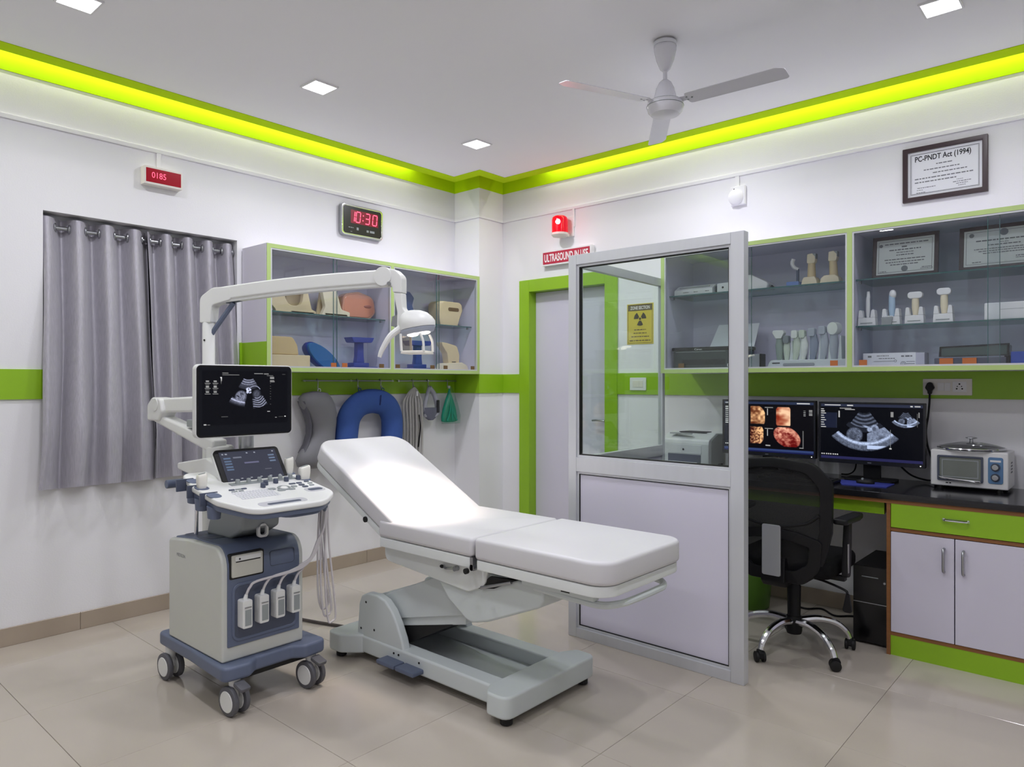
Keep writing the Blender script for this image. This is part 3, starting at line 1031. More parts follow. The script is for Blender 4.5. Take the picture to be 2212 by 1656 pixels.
# touch tablet leaning back
tp0, tp1 = Vector((1.415, 0, 0.915)), Vector((1.298, 0, 1.072))
tdir = (tp1 - tp0)
TL = tdir.length
tu = tdir.normalized()
tn = Vector((tu.z, 0, -tu.x))
yt0, yt1 = -3.062, -2.742
Mt = Matrix(((0, tu.x, tn.x, tp0.x), (1, tu.y, tn.y, (yt0 + yt1) / 2), (0, tu.z, tn.z, tp0.z), (0, 0, 0, 1)))
hw = (yt1 - yt0) / 2
tb = part('touch_tablet', MB().prism(rrect(-hw, hw, 0, TL, .018), 'xy', -0.022, 0, Mt), M['black'], cart, bevel=0.004)
part('tablet_back', MB().prism(rrect(-hw - .004, hw + .004, -.002, TL + .003, .02), 'xy', -0.030, -0.012, Mt), M['cartwhite'], tb, bevel=0.004)
def tablet_img(U, V):
    img = np.zeros(U.shape + (3,)) + np.array([0.27, 0.28, 0.34])
    def rect(u0, u1, v0, v1, c, a=1.0):
        m = (U > u0) & (U < u1) & (V > v0) & (V < v1)
        img[m] = img[m] * (1 - a) + np.array(c) * a
    for k in range(5):
        rect(.05, .17, .20 + k * .095, .25 + k * .095, (.42, .50, .62))
    for k in range(3):
        rect(.84, .95, .18 + k * .10, .24 + k * .10, (.48, .55, .66))
    rect(.22, .36, .18, .23, (.50, .52, .58))
    rect(.38, .64, .38, .44, (.48, .48, .60))
    rect(.70, .82, .66, .69, (.44, .45, .50))
    for k in range(6):
        rect(.06 + k * .17, .10 + k * .17, .90, .93, (.75, .76, .80))
    for u in (.04, .10, .46, .60, .93):
        rect(u, u + .03, .06, .10, (.72, .74, .8))
    return img
oc = Mt @ Vector((0, TL * .52, 0.0012))
picture('tablet_screen', oc, (0, 1, 0), tu, hw * 2 * .87, TL * .80, 110, 80, tablet_img, M['tablet'], tb)

# rear column and handle
part('monitor_column', MB().prism(fillet([(0.90, .985, .01), (0.90, .955, .03), (1.06, .935, .03), (1.12, .88, .02), (1.36, .86, 0), (1.32, 1.0, .03), (1.20, 1.03, .02)], 5), 'xz', -3.05, -2.85), M['cartwhite'], cart, bevel=0.014, seg=3)
part('rear_bracket', MB().prism(fillet([(0.93, .955, .01), (1.07, .930, .02), (1.15, .87, .02), (1.15, .80, .02), (1.06, .82, .03), (1.0, .88, .03)], 5), 'xz', -3.04, -2.86), M['slate'], cart, bevel=0.008)
part('rear_handle', MB().cyl((0.905, -3.105, .885), (0.905, -2.82, .885), 0.021, n=18), M['slate'], cart, bevel=0.004)
mb = MB()
mb.cyl((0.905, -2.93, .885), (1.06, -2.95, .90), 0.016, n=14)
part('handle_stem', mb, M['slate'], cart)
part('pivot_base', MB().lathe([(.062, 0), (.062, .05), (.055, .062)], (1.16, -2.96, 1.018), 26), M['cartwhite'], cart, bevel=0.004)
part('pivot_post', MB().lathe([(.034, -.03), (.034, .10)], (1.22, -2.86, 1.03), 22), M['steel'], cart)

# articulated monitor arm
def beam(p0, p1, wy, h0, h1):
    p0, p1 = Vector(p0), Vector(p1)
    d = (p1 - p0)
    L = d.length
    t = d.normalized()
    s = Vector((0, 0, 1)).cross(t).normalized()
    n = t.cross(s)
    v = []
    for (p, h) in ((p0, h0), (p1, h1)):
        for (a, b) in ((-wy, -h), (wy, -h), (wy, h), (-wy, h)):
            v.append(p + s * a + n * b)
    return MB().add(v, [(3, 2, 1, 0), (4, 5, 6, 7), (0, 1, 5, 4), (1, 2, 6, 5), (2, 3, 7, 6), (3, 0, 4, 7)])
part('lower_arm', beam((1.19, -2.975, 1.075), (0.69, -3.045, 1.205), .038, .034, .022), M['cartwhite'], cart, bevel=0.012, seg=3)
part('upper_arm', beam((0.70, -3.045, 1.262), (1.28, -2.94, 1.285), .034, .036, .040), M['cartwhite'], cart, bevel=0.012, seg=3)
part('elbow', MB().prism(fillet([(.625, 1.185, .02), (.76, 1.185, .02), (.80, 1.235, .02), (.78, 1.30, .03), (.68, 1.305, .04), (.625, 1.265, .03)], 5), 'xz', -3.085, -3.005), M['cartwhite'], cart, bevel=0.010, seg=3)
part('elbow_cap', MB().cyl((.728, -3.088, 1.268), (.728, -3.082, 1.268), 0.032, n=26), M['cartwhite'], cart, bevel=0.002)
part('arm_clip', MB().box(.98, 1.05, -3.04, -2.985, 1.165, 1.20), M['greyplast'], cart, bevel=0.004)
part('tilt_bracket', MB().box(1.24, 1.325, -2.99, -2.86, 1.20, 1.36), M['cartwhite'], cart, bevel=0.012)
# monitor
my0, my1, mz0, mz1 = -3.166, -2.692, 1.131, 1.461
mon = part('monitor', MB().prism(rrect(my0, my1, mz0, mz1, .024, 6), 'yz', 1.318, 1.352), M['cartwhite'], cart, bevel=0.006, seg=2)
part('monitor_bezel', MB().prism(rrect(my0 + .005, my1 - .005, mz0 + .005, mz1 - .005, .020, 6), 'yz', 1.348, 1.3535), M['black'], mon)

def vnoise(shape, cells, seed):
    rs = np.random.RandomState(seed)
    g = rs.rand(cells[0] + 2, cells[1] + 2)
    yy = np.linspace(0, cells[0], shape[0]); xx = np.linspace(0, cells[1], shape[1])
    y0 = yy.astype(int); x0 = xx.astype(int)
    fy = (yy - y0)[:, None]; fx = (xx - x0)[None, :]
    a = g[y0][:, x0]; b = g[y0][:, x0 + 1]; c = g[y0 + 1][:, x0]; d = g[y0 + 1][:, x0 + 1]
    return (a * (1 - fx) + b * fx) * (1 - fy) + (c * (1 - fx) + d * fx) * fy

def soft(d, w):
    return np.clip(0.5 - d / w, 0, 1)

def ell_d(X, Y, cx, cy, rx, ry, rot=0.0):
    c, s = math.cos(rot), math.sin(rot)
    x = (X - cx) * c + (Y - cy) * s
    y = -(X - cx) * s + (Y - cy) * c
    return (np.sqrt((x / rx) ** 2 + (y / ry) ** 2) - 1) * min(rx, ry)

def main_scan(U, V):
    X, Y = 80 + U * 2010, 80 + V * 1540
    g = np.zeros(U.shape)
    sp = 0.55 * vnoise(U.shape, (60, 90), 3) + 0.45 * vnoise(U.shape, (110, 160), 4)
    r = np.hypot(X - 1130, Y - 163)
    th = np.degrees(np.arctan2(X - 1130, Y - 163))
    sec = (np.abs(th) < 31) & (r > 200) & (r < 880)
    near = np.where(r < 320, 0.42 + 0.22 * np.cos((r - 205) / 9.0) , 0) * (r > 200)
    near = np.where((r >= 320) & (r < 430), 0.30 * (1 - (r - 320) / 220), near)
    g = np.where(sec & (np.abs(th) < 31), near * (0.7 + 0.5 * sp), 0)
    def put(mask, val):
        return np.maximum(g * (1 - mask) + mask * val, 0)
    g = put(soft(ell_d(X, Y, 960, 770, 125, 150, 0.25), 30), 0.34 + 0.55 * (sp - .3))
    g = np.maximum(g, 0.8 * soft(np.abs(ell_d(X, Y, 960, 760, 120, 140, 0.25)), 26) * (Y < 760))
    g = np.maximum(g, soft(np.abs(ell_d(X, Y, 930, 780, 60, 24, 0.6)), 14) * 0.1)
    g = put(soft(ell_d(X, Y, 900, 745, 34, 14, 0.6), 14), 0.08)
    g = put(soft(ell_d(X, Y, 985, 690, 36, 20, 0.4), 18), 0.25)
    band = (r > 690) & (r < 845) & (th < -6) & (th > -31)
    g = np.where(band, np.maximum(g, (0.25 + 0.5 * np.clip(1 - np.abs(r - 735) / 26, 0, 1) + 0.2 * sp) * np.clip((845 - r) / 70, 0, 1)), g)
    sk = np.abs(np.hypot(X - 1265, Y - 640) - 132)
    g = np.maximum(g, 0.95 * soft(sk - 6, 16) * ((Y < 590) & (X > 1150)))
    g = np.maximum(g, (0.9 * (vnoise(U.shape, (70, 90), 9) > .45)) * soft(ell_d(X, Y, 1130, 620, 66, 80, -0.3), 20))
    rg = soft(ell_d(X, Y, 1310, 700, 80, 100, 0.2), 60)
    g = np.maximum(g, rg * (0.16 + 0.22 * sp))
    st = (r > 640) & (r < 880) & (th > 7) & (th < 29)
    g = np.where(st, np.maximum(g, (0.15 + 0.75 * np.clip(np.cos((r + 26 * np.sin(th / 4)) / 8.5), 0, 1)) * (0.6 + 0.4 * sp)), g)
    g = g * (1 - 0.9 * soft(ell_d(X, Y, 1140, 900, 80, 190), 60))
    img = np.stack([g * .92, g * .94, g * 1.06], -1)
    img += np.array([0.045, 0.048, 0.07])
    def rect(x0, x1, y0, y1, c):
        m = (X > x0) & (X < x1) & (Y > y0) & (Y < y1)
        img[m] = c
    for (x0, x1, y0, y1, c) in ((560, 690, 205, 222, .45), (560, 930, 240, 254, .55), (1250, 1460, 212, 228, .7), (1480, 1590, 215, 232, .55), (1900, 1980, 222, 236, .35), (1545, 1690, 252, 266, .5),
                                (1620, 1710, 288, 302, .7), (1620, 1710, 318, 334, .7), (1620, 1710, 366, 382, .65), (1620, 1725, 396, 412, .6), (545, 680, 1200, 1218, .40), (185, 235, 1368, 1390, .8), (255, 305, 1370, 1384, .5),
                                (1735, 1780, 1255, 1270, .7), (1820, 1920, 1248, 1262, .3), (1955, 1990, 1240, 1260, .9), (1555, 1620, 1108, 1126, .9)):
        rect(x0, x1, y0, y1, c)
    for rr in range(3):
        for cc in range(2):
            x0, y0 = 205 + cc * 158, 380 + rr * 122
            rect(x0 + 20, x0 + 85, y0, y0 + 36, .62)
            rect(x0, x0 + 118, y0 + 54, y0 + 66, .60)
            rect(x0 + 10, x0 + 95, y0 + 84, y0 + 94, .45)
    for k in range(9):
        rect(1620, 1636, 445 + k * 62, 455 + k * 62, .4)
    m = (np.abs(X - 540) < 15 * (1 - (Y - 305) / 190)) & (Y > 305) & (Y < 480)
    img[m] = np.clip(1.0 - (Y[m] - 305) / 220, 0, 1)[:, None]
    b = (X < 150) | (X > 2030) | (Y < 150) | (Y > 1400)
    img[b] = np.array([0.075, 0.08, 0.10])
    return img
picture('monitor_screen', (1.3545, (my0 + my1) / 2, (mz0 + mz1) / 2), (0, 1, 0), (0, 0, 1), my1 - my0 - .028, mz1 - mz0 - .026, 190, 136, main_scan, M['screen'], mon)
text_part('MEDISON', 0.022, (1.215, -3.1684, .602), (1, 0, 0), (0, 0, 1), M['inkgrey'], cart, width=0.085)

# hand-held probes standing in the holders
def probe(base, hw_, hd_, hgt, mm, label, tilt=0.0):
    x, y, z = base
    t = thing('ultrasound_probe', label, 'ultrasound probe', (x, y, z - .06), group='probes in the machine holders')
    rings = []
    for (f, a, b) in ((-.60, .50, .62), (-.25, .66, .80), (.10, .88, .95), (.45, 1.0, 1.0), (.80, 1.0, 1.0), (.95, .95, .86), (1.0, .86, .66)):
        rr = rrect(-hd_ * b, hd_ * b, -hw_ * a, hw_ * a, min(hd_ * b, hw_ * a) * .62, 4)
        rings.append([(x + p, y + q + tilt * f, z + f * hgt + (q * .18 if f > .7 else 0)) for p, q in rr])
    part('probe_body', MB().loft(rings), mm, t, angle=45)
    part('probe_lens', MB().prism(rrect(x - hd_ * .42, x + hd_ * .42, y - hw_ * .70 + tilt, y + hw_ * .70 + tilt, hd_ * .35), 'xy', z + hgt - .004, z + hgt + .002), M['greyplast'], t, post=lambda v: (v.x, v.y, v.z + (v.y - y - tilt) * .18))
    return t
M['probe'] = mat('probe_white', (232, 230, 222), 0.4, var=0.01)
probe((1.44, -3.178, .930), .021, .016, .058, M['probe'], 'pale probe standing in the left holder of the machine console')
probe((1.36, -2.715, .945), .021, .016, .070, M['probe'], 'white probe standing upright in the rear right console holder')
probe((1.475, -2.702, .922), .027, .017, .060, M['probe'], 'white probe in the front right console holder by the backrest')

# ================================================================ EXAMINATION LAMP
lx, ly = 0.79, -2.84
lamp = thing('examination_lamp', 'white examination lamp on a tall post with a jointed arm over the bed', 'lamp', (lx, ly, 0))
part('lamp_base', MB().lathe([(.105, 0), (.105, .02), (.06, .04), (.045, .06)], (lx, ly, 0), 28), M['cartwhite'], lamp)
part('lamp_post', MB().lathe([(.031, .05), (.031, 1.70), (.030, 1.702)], (lx, ly, 0), 24), M['cartwhite'], lamp)
ex, ey, ez = 1.735, -2.40, 1.885
ad = Vector((ex - lx, ey - ly, 0)).normalized()
sd = Vector((-ad.y, ad.x, 0))
def on_arm(s, z, w=0):
    p = Vector((lx, ly, 0)) + ad * s + sd * w
    return (p.x, p.y, z)
AL = Vector((ex - lx, ey - ly, 0)).length
def slab(pts, w):
    """outline in the arm's vertical plane, thickened sideways"""
    n = len(pts)
    v = [on_arm(s, z, -w) for s, z in pts] + [on_arm(s, z, w) for s, z in pts]
    f = [tuple(range(n - 1, -1, -1)), tuple(range(n, 2 * n))] + [(i, (i + 1) % n, n + (i + 1) % n, n + i) for i in range(n)]
    return MB().add(v, f)
part('post_head', slab(fillet([(-.033, 1.69, 0), (.035, 1.69, .01), (.045, 1.78, .02), (.16, 1.805, .02), (.16, 1.875, .02), (.045, 1.872, .05), (-.033, 1.825, .05)], 6), .032), M['cartwhite'], lamp, bevel=0.008, seg=2)
top, bot = [], []
for k in range(13):
    s = .07 + (AL - .07) * k / 12
    arch = 0.012 * math.sin(math.pi * k / 12)
    top.append((s, 1.872 + .050 * k / 12 + arch))
    bot.append((s, 1.802 + .052 * k / 12 + arch * .9))
part('lamp_arm', slab(top + bot[::-1], .030), M['cartwhite'], lamp, bevel=0.010, seg=3)
bt2 = [(s, z - .013) for s, z in bot]
part('arm_underside', slab([(s, z + .004) for s, z in bot] + bt2[::-1], .022), M['cartwhite'], lamp, bevel=0.004)
part('arm_strut', MB().tube([on_arm(.015, 1.625), on_arm(.04, 1.66), on_arm(.155, 1.793)], .013, n=8, smooth=3), M['slate'], lamp)
part('strut_plate', slab([(.12, 1.79), (.20, 1.80), (.20, 1.806), (.12, 1.798)], .016), M['slatedk'], lamp)
part('post_screw', MB().cyl(on_arm(-.0, 1.60, -.031), on_arm(0, 1.60, -.034), .005, n=10), M['gasket'], lamp)
j = on_arm(AL - .01, 1.888)
part('arm_joint', MB().cyl(on_arm(AL - .02, 1.888, -.037), on_arm(AL - .02, 1.888, .037), .046, n=28), M['cartwhite'], lamp, bevel=0.003)
part('joint_screw', MB().cyl(on_arm(AL + .015, 1.852, -.040), on_arm(AL + .015, 1.852, -.03), .009, n=12), M['steel'], lamp)
part('drop_elbow', slab(fillet([(AL - .02, 1.855, 0), (AL - .02, 1.925, .01), (AL + .04, 1.922, .05), (AL + .079, 1.885, .04), (AL + .079, 1.805, 0), (AL + .030, 1.81, 0), (AL + .026, 1.842, .02)], 6), .031), M['cartwhite'], lamp, bevel=0.008, seg=2)
part('drop_arm', slab(fillet([(AL + .032, 1.81, 0), (AL + .078, 1.807, 0), (AL + .082, 1.735, .02), (AL + .115, 1.695, .02), (AL + .10, 1.63, 0), (AL + .05, 1.63, .01), (AL + .052, 1.715, .04)], 6), .028), M['cartwhite'], lamp, bevel=0.008, seg=2)
part('swivel_gear', slab([(AL + .018, 1.650), (AL + .052, 1.650), (AL + .054, 1.705), (AL + .024, 1.695)], .02), M['steel'], lamp)
# head: domed shell with tilted lens below
hs = AL + .145
hc = Vector(on_arm(hs, 1.660))
tilt = Matrix.Translation(hc) @ Matrix((ad, sd, Vector((0, 0, 1)))).transposed().to_4x4() @ Matrix.Rotation(R(-9), 4, 'Y')
rings = []
for (z, ra, rb, sh) in ((-.022, .088, .066, .0), (.0, .090, .070, .0), (.022, .084, .064, -.006), (.044, .070, .053, -.012), (.060, .046, .036, -.020), (.067, .020, .016, -.026)):
    rings.append([(sh + ra * math.cos(2 * math.pi * k / 28), rb * math.sin(2 * math.pi * k / 28), z) for k in range(28)])
part('lamp_head', MB().loft(rings, tilt), M['cartwhite'], lamp, angle=60)
rings = [[(ra * math.cos(2 * math.pi * k / 28), rb * math.sin(2 * math.pi * k / 28), z) for k in range(28)] for (z, ra, rb) in ((-.024, .089, .067), (-.046, .076, .056), (-.047, .056, .042), (-.034, .048, .036))]
part('lamp_bezel', MB().loft(rings, tilt), mat('pale_blue_grey', (176, 185, 204), 0.4), lamp, label='pale blue grey ring under the lamp head', angle=60)
M['lens'] = mat('lit_lamp_lens', (255, 244, 228), 0.3, var=0.0, emit=(255, 240, 220), estr=4.0)
for sx in (-.030, .032):
    part('lamp_lens', MB().ell((sx, 0, -.049), .025, .036, .008, 18, 8, tilt), M['lens'], lamp)
for w in (-.055, .055):
    part('guard_bar', MB().tube([on_arm(hs - .060, 1.61, w), on_arm(hs - .058, 1.57, w), on_arm(hs - .055, 1.527, w)], .006, n=8, smooth=3), M['cartwhite'], lamp)
    part('guard_bar', MB().tube([on_arm(hs + .040, 1.61, w), on_arm(hs + .055, 1.575, w), on_arm(hs + .058, 1.527, w)], .006, n=8, smooth=3), M['cartwhite'], lamp)
part('guard_tray', slab([(hs - .060, 1.515), (hs + .062, 1.515), (hs + .058, 1.530), (hs - .055, 1.530)], .060), M['warmwhite'], lamp, bevel=0.004)
M['shieldglass'] = glass_mat('lamp_shield', (226, 220, 218), rough=0.15)
part('light_shield', slab([(hs - .050, 1.530), (hs - .046, 1.530), (hs - .052, 1.60), (hs - .056, 1.60)], .05), M['shieldglass'], lamp)
mb = MB()
mb.tube([on_arm(AL + .07, 1.64, -.02), on_arm(AL + .03, 1.60, -.05), on_arm(AL - .005, 1.54, -.062), on_arm(AL - .02, 1.50, -.066)], [.018, .010], n=10, smooth=5)
part('lamp_grip', mb, M['cartwhite'], lamp)
light_obj('lamp_beam', 'SPOT', lamp, tuple(hc + Vector((0, 0, -.175))), LAMP_W, (1.0, 0.84, 0.72), size=0.05, direction=(-0.16, 0.12, -1), spot=R(66), blend=1.0)

# ================================================================ GLASS PARTITION
par = thing('partition_screen', 'aluminium framed partition with clear upper glass and pale lower panel around the desk', 'partition', (2.6, -1.435, 0))
PX0, PX1, PY0, PY1, PZ = 2.105, 3.100, -1.460, -1.410, 2.072
part('post', MB().box(PX0, PX0 + .052, PY0, PY1, 0, PZ), M['alu'], par, bevel=0.002)
part('post', MB().box(PX1 - .064, PX1, PY0, PY1, 0, PZ), M['alu'], par, bevel=0.002)
ix0, ix1 = PX0 + .052, PX1 - .064
for (z0, z1) in ((2.018, PZ), (.898, .975), (0, .052)):
    part('rail', MB().box(ix0, ix1, PY0, PY1, z0, z1), M['alu'], par, bevel=0.002)
def beads(z0, z1):
    # inner glazing bead and black gasket round one opening
    w = .012
    part('glazing_bead', MB().ring([(ix0, z0), (ix1, z0), (ix1, z1), (ix0, z1)], [(ix0 + w, z0 + w), (ix1 - w, z0 + w), (ix1 - w, z1 - w), (ix0 + w, z1 - w)], 'xz', PY0 + .010, PY1 - .010), M['alu'], par)
    w2 = w + .005
    part('gasket', MB().ring([(ix0 + w, z0 + w), (ix1 - w, z0 + w), (ix1 - w, z1 - w), (ix0 + w, z1 - w)], [(ix0 + w2, z0 + w2), (ix1 - w2, z0 + w2), (ix1 - w2, z1 - w2), (ix0 + w2, z1 - w2)], 'xz', PY0 + .014, PY1 - .014), M['gasket'], par)
beads(.975, 2.018)
beads(.052, .898)
part('glass_pane', MB().box(ix0 + .012, ix1 - .012, -1.438, -1.433, .987, 2.006), M['glass'], par)
part('lower_panel', MB().box(ix0 + .012, ix1 - .012, -1.442, -1.430, .064, .886), M['lilac'], par)
# return screen running back towards the wall cabinet
p0, p1 = Vector((2.130, -1.409, 0)), Vector((2.074, -0.380, 0))
d = (p1 - p0)
SL = d.length
Ms = plane_M(p0, d.normalized(), (0, 0, 1))
hw = .0165
def sbox(a0, a1, z0, z1, w=hw):
    return MB().box(a0, a1, z0, z1, -w, w, Ms)
part('post', sbox(SL - .035, SL, 0, 2.062), M['alu'], par, bevel=0.002)
part('post', sbox(0, .03, 0, 2.062), M['alu'], par, bevel=0.002)
for (z0, z1) in ((2.012, 2.062), (.900, .970), (0, .05)):
    part('rail', sbox(.03, SL - .035, z0, z1), M['alu'], par, bevel=0.002)
part('glass_pane', sbox(.03, SL - .035, .970, 2.012, .003), M['glass'], par)
part('lower_panel', sbox(.03, SL - .035, .05, .900, .006), M['lilac'], par)

# ================================================================ WALL CABINETS
M['cabin'] = mat('cabinet_lilac_inside', (226, 223, 242), 0.4, var=0.02, scale=5)
CAX, CAY0, CAY1, CZ0, CZ1 = 0.32, -2.242, -0.315, 1.450, 2.262
ca = thing('wall_cabinet', 'long glass fronted wall cabinet with lime edges between curtain and corner', 'cabinet', (0, -1.28, CZ0))
th = .018
mb = MB()
mb.box(0.013, CAX - .004, CAY0, CAY0 + th, CZ0, CZ1).box(0.013, CAX - .004, CAY1 - th, CAY1, CZ0, CZ1)
mb.box(0.013, CAX - .004, CAY0 + th, CAY1 - th, CZ0, CZ0 + th).box(0.013, CAX - .004, CAY0 + th, CAY1 - th, CZ1 - th, CZ1)
mb.box(0.013, 0.022, CAY0 + th, CAY1 - th, CZ0 + th, CZ1 - th)
mb.box(0.022, CAX - .03, -1.245, -1.227, CZ0 + th, CZ1 - th)
part('carcass', mb, M['cabin'], ca)
e = .026
for (a, b, c, d_) in ((CAY0, CAY1, CZ0, CZ0 + e), (CAY0, CAY1, CZ1 - e, CZ1), (CAY0, CAY0 + e, CZ0 + e, CZ1 - e), (CAY1 - e, CAY1, CZ0 + e, CZ1 - e), (-1.249, -1.223, CZ0 + e, CZ1 - e)):
    part('edge_strip', MB().box(CAX - .006, CAX, a, b, c, d_), M['limeedge'], ca)
part('side_panel', MB().box(0.013, CAX - .006, CAY0 - .003, CAY0, CZ0 + .19, CZ1), M['lilac'], ca)
part('side_band', MB().box(0.013, CAX - .006, CAY0 - .004, CAY0, CZ0, CZ0 + .19), M['limelam'], ca, label='lime lower end panel')
for (b0, b1) in ((CAY0 + e, -1.249), (-1.223, CAY1 - e)):
    part('track', MB().ring([(b0, CZ0 + e), (b1, CZ0 + e), (b1, CZ1 - e), (b0, CZ1 - e)], [(b0 + .010, CZ0 + e + .010), (b1 - .010, CZ0 + e + .010), (b1 - .010, CZ1 - e - .010), (b0 + .010, CZ1 - e - .010)], 'yz', CAX - .022, CAX - .002), M['alu'], ca)
    mid = (b0 + b1) / 2
    for (g0, g1, gx) in ((b0 + .008, mid + .022, CAX - .017), (mid - .012, b1 - .008, CAX - .009)):
        gp = part('sliding_pane', MB().box(gx, gx + .004, g0, g1, CZ0 + e + .006, CZ1 - e - .006), M['cabglass'], ca)
        eg = g1 if gx < CAX - .012 else g0
        part('pane_edge', MB().box(gx - .0005, gx + .0045, eg - .0015, eg + .0015, CZ0 + e + .006, CZ1 - e - .006), M['glassedge'], gp)
    sh = part('glass_shelf', MB().box(0.024, 0.245, b0 - .004, b1 + .004, 1.838, 1.846), M['shelfglass'], ca)
    part('shelf_edge', MB().box(0.245, 0.2465, b0 - .004, b1 + .004, 1.838, 1.846), M['glassedge'], sh)
    for yy in (b0 + .02, b1 - .02):
        part('shelf_pin', MB().box(0.215, 0.232, yy - .008, yy + .008, 1.822, 1.838), M['steel'], sh)
for (y, k) in ((-1.745, 0), (-1.655, 0), (-1.335, 1), (-1.185, 1), (-0.84, 1), (-0.70, 1), (-0.395, 1)):
    part('pull_tag', MB().box(CAX - .0045, CAX - .002, y - .021, y + .021, CZ0 + e + .010, CZ0 + e + .038), M['orange'] if k == 0 else M['brown'], ca)

CBY, CBX0, CBX1, DZ0, DZ1 = -0.44, 2.094, 4.95, 1.440, 2.226
cb = thing('wall_cabinet', 'glass fronted wall cabinet with lime edges above the computer desk', 'cabinet', (3.4, 0, DZ0))
mb = MB()
mb.box(CBX0, CBX0 + th, CBY + .004, -.013, DZ0, DZ1).box(CBX1 - th, CBX1, CBY + .004, -.013, DZ0, DZ1)
mb.box(CBX0 + th, CBX1 - th, CBY + .004, -.013, DZ0, DZ0 + th).box(CBX0 + th, CBX1 - th, CBY + .004, -.013, DZ1 - th, DZ1)
mb.box(CBX0 + th, CBX1 - th, -.022, -.013, DZ0 + th, DZ1 - th)
mb.box(3.248, 3.266, CBY + .03, -.022, DZ0 + th, DZ1 - th)
part('carcass', mb, M['cabin'], cb)
e = .024
for (a, b, c, d_) in ((CBX0, CBX1, DZ0, DZ0 + e), (CBX0, CBX1, DZ1 - e, DZ1), (CBX0, CBX0 + e, DZ0 + e, DZ1 - e), (CBX1 - e, CBX1, DZ0 + e, DZ1 - e), (3.244, 3.270, DZ0 + e, DZ1 - e)):
    part('edge_strip', MB().box(a, b, CBY, CBY + .006, c, d_), M['limeedge'], cb)
part('side_panel', MB().box(CBX0 - .003, CBX0, CBY + .006, -.013, DZ0, DZ1), M['lilac'], cb)
for (b0, b1, mid) in ((CBX0 + e, 3.244, 2.676), (3.270, CBX1 - e, 3.915)):
    part('track', MB().ring([(b0, DZ0 + e), (b1, DZ0 + e), (b1, DZ1 - e), (b0, DZ1 - e)], [(b0 + .009, DZ0 + e + .009), (b1 - .009, DZ0 + e + .009), (b1 - .009, DZ1 - e - .009), (b0 + .009, DZ1 - e - .009)], 'xz', CBY + .002, CBY + .022), M['alu'], cb)
    for (g0, g1, gy) in ((b0 + .008, mid + .024, CBY + .013), (mid - .024, b1 - .008, CBY + .005)):
        gp = part('sliding_pane', MB().box(g0, g1, gy, gy + .004, DZ0 + e + .006, DZ1 - e - .006), M['cabglass'], cb)
        eg = g1 if gy > CBY + .010 else g0
        part('pane_edge', MB().box(eg - .0012, eg + .0012, gy - .0005, gy + .0045, DZ0 + e + .006, DZ1 - e - .006), M['glassedge'], gp)
def shelf_b(b0, b1, z):
    sh = part('glass_shelf', MB().box(b0, b1, -.36, -.024, z - .008, z), M['shelfglass'], cb)
    part('shelf_edge', MB().box(b0, b1, -.3615, -.36, z - .008, z), M['glassedge'], sh)
    for xx in (b0 + .015, b1 - .015):
        part('shelf_pin', MB().box(xx - .008, xx + .008, -.345, -.325, z - .024, z - .008), M['steel'], sh)
shelf_b(CBX0 + th, 3.247, 1.950)
shelf_b(3.267, CBX1 - th, 1.950)
shelf_b(3.267, CBX1 - th, 1.692)
for (x, k) in ((2.65, 0), (3.175, 0), (3.325, 0), (3.715, 0), (3.815, 0), (2.24, 1)):
    w = .030 if x in (3.715, 3.815) else .020
    part('pull_tag', MB().box(x - w, x + w, CBY + .0025, CBY + .0050, DZ0 + e + .008, DZ0 + e + .038), M['orange'] if k == 0 else M['brown'], cb)

# ---------------------------------------------------------------- things in the left cabinet
ZA, ZS = CZ0 + .018, 1.846
def trestle(y0, label):
    """cream cradle: foot bar, two uprights, one with holes"""
    t = thing('head_support', label, 'positioning aid', (.15, y0 + .14, ZS), group='cream supports on the left cabinet shelf')
    prof = fillet([(y0, ZS + .17, 0), (y0 + .015, ZS + .055, .03), (y0 + .05, ZS + .02, .02), (y0 + .05, ZS, 0), (y0 + .36, ZS, 0), (y0 + .36, ZS + .028, .01), (y0 + .325, ZS + .035, .02),
                   (y0 + .29, ZS + .17, .02), (y0 + .262, ZS + .17, .02), (y0 + .245, ZS + .06, .05), (y0 + .14, ZS + .05, .06), (y0 + .10, ZS + .17, .0)], 4)
    part('cradle', MB().prism(prof, 'yz', .12, .155), M['cream'], t, bevel=0.006)
    part('back_plate', MB().prism(fillet([(y0 + .15, ZS, 0), (y0 + .33, ZS, 0), (y0 + .31, ZS + .12, .03), (y0 + .26, ZS + .18, .03), (y0 + .18, ZS + .18, .03), (y0 + .16, ZS + .08, .02)], 4), 'yz', .06, .085), M['cream'], t, bevel=0.006)
    part('foot_block', MB().box(.06, .155, y0 + .16, y0 + .345, ZS, ZS + .022), M['cream'], t, bevel=0.005)
    for (yy, w) in ((y0 + .035, .016), (y0 + .075, .009)):
        part('slot', MB().prism(rrect(yy - w, yy + w, ZS + .125, ZS + .165, w * .9), 'yz', .154, .1562), M['brown'], t)
    return t
trestle(-2.135, 'cream moulded support with round holes, left end of the upper shelf')
t2 = thing('head_support', 'second cream moulded support leaning behind the first on the upper shelf', 'positioning aid', (.10, -1.68, ZS), group='cream supports on the left cabinet shelf')
part('cradle', MB().prism(fillet([(-1.765, ZS, 0), (-1.53, ZS, 0), (-1.53, ZS + .035, .01), (-1.60, ZS + .05, .03), (-1.645, ZS + .19, .03), (-1.72, ZS + .19, .02), (-1.76, ZS + .17, .02), (-1.735, ZS + .06, .04)], 5), 'yz', .165, .205), M['ivory'], t2, bevel=0.006)
part('back_plate', MB().prism(fillet([(-1.75, ZS, 0), (-1.60, ZS, 0), (-1.63, ZS + .18, .03), (-1.72, ZS + .18, .02)], 4), 'yz', .10, .12), M['cream'], t2, bevel=0.004)
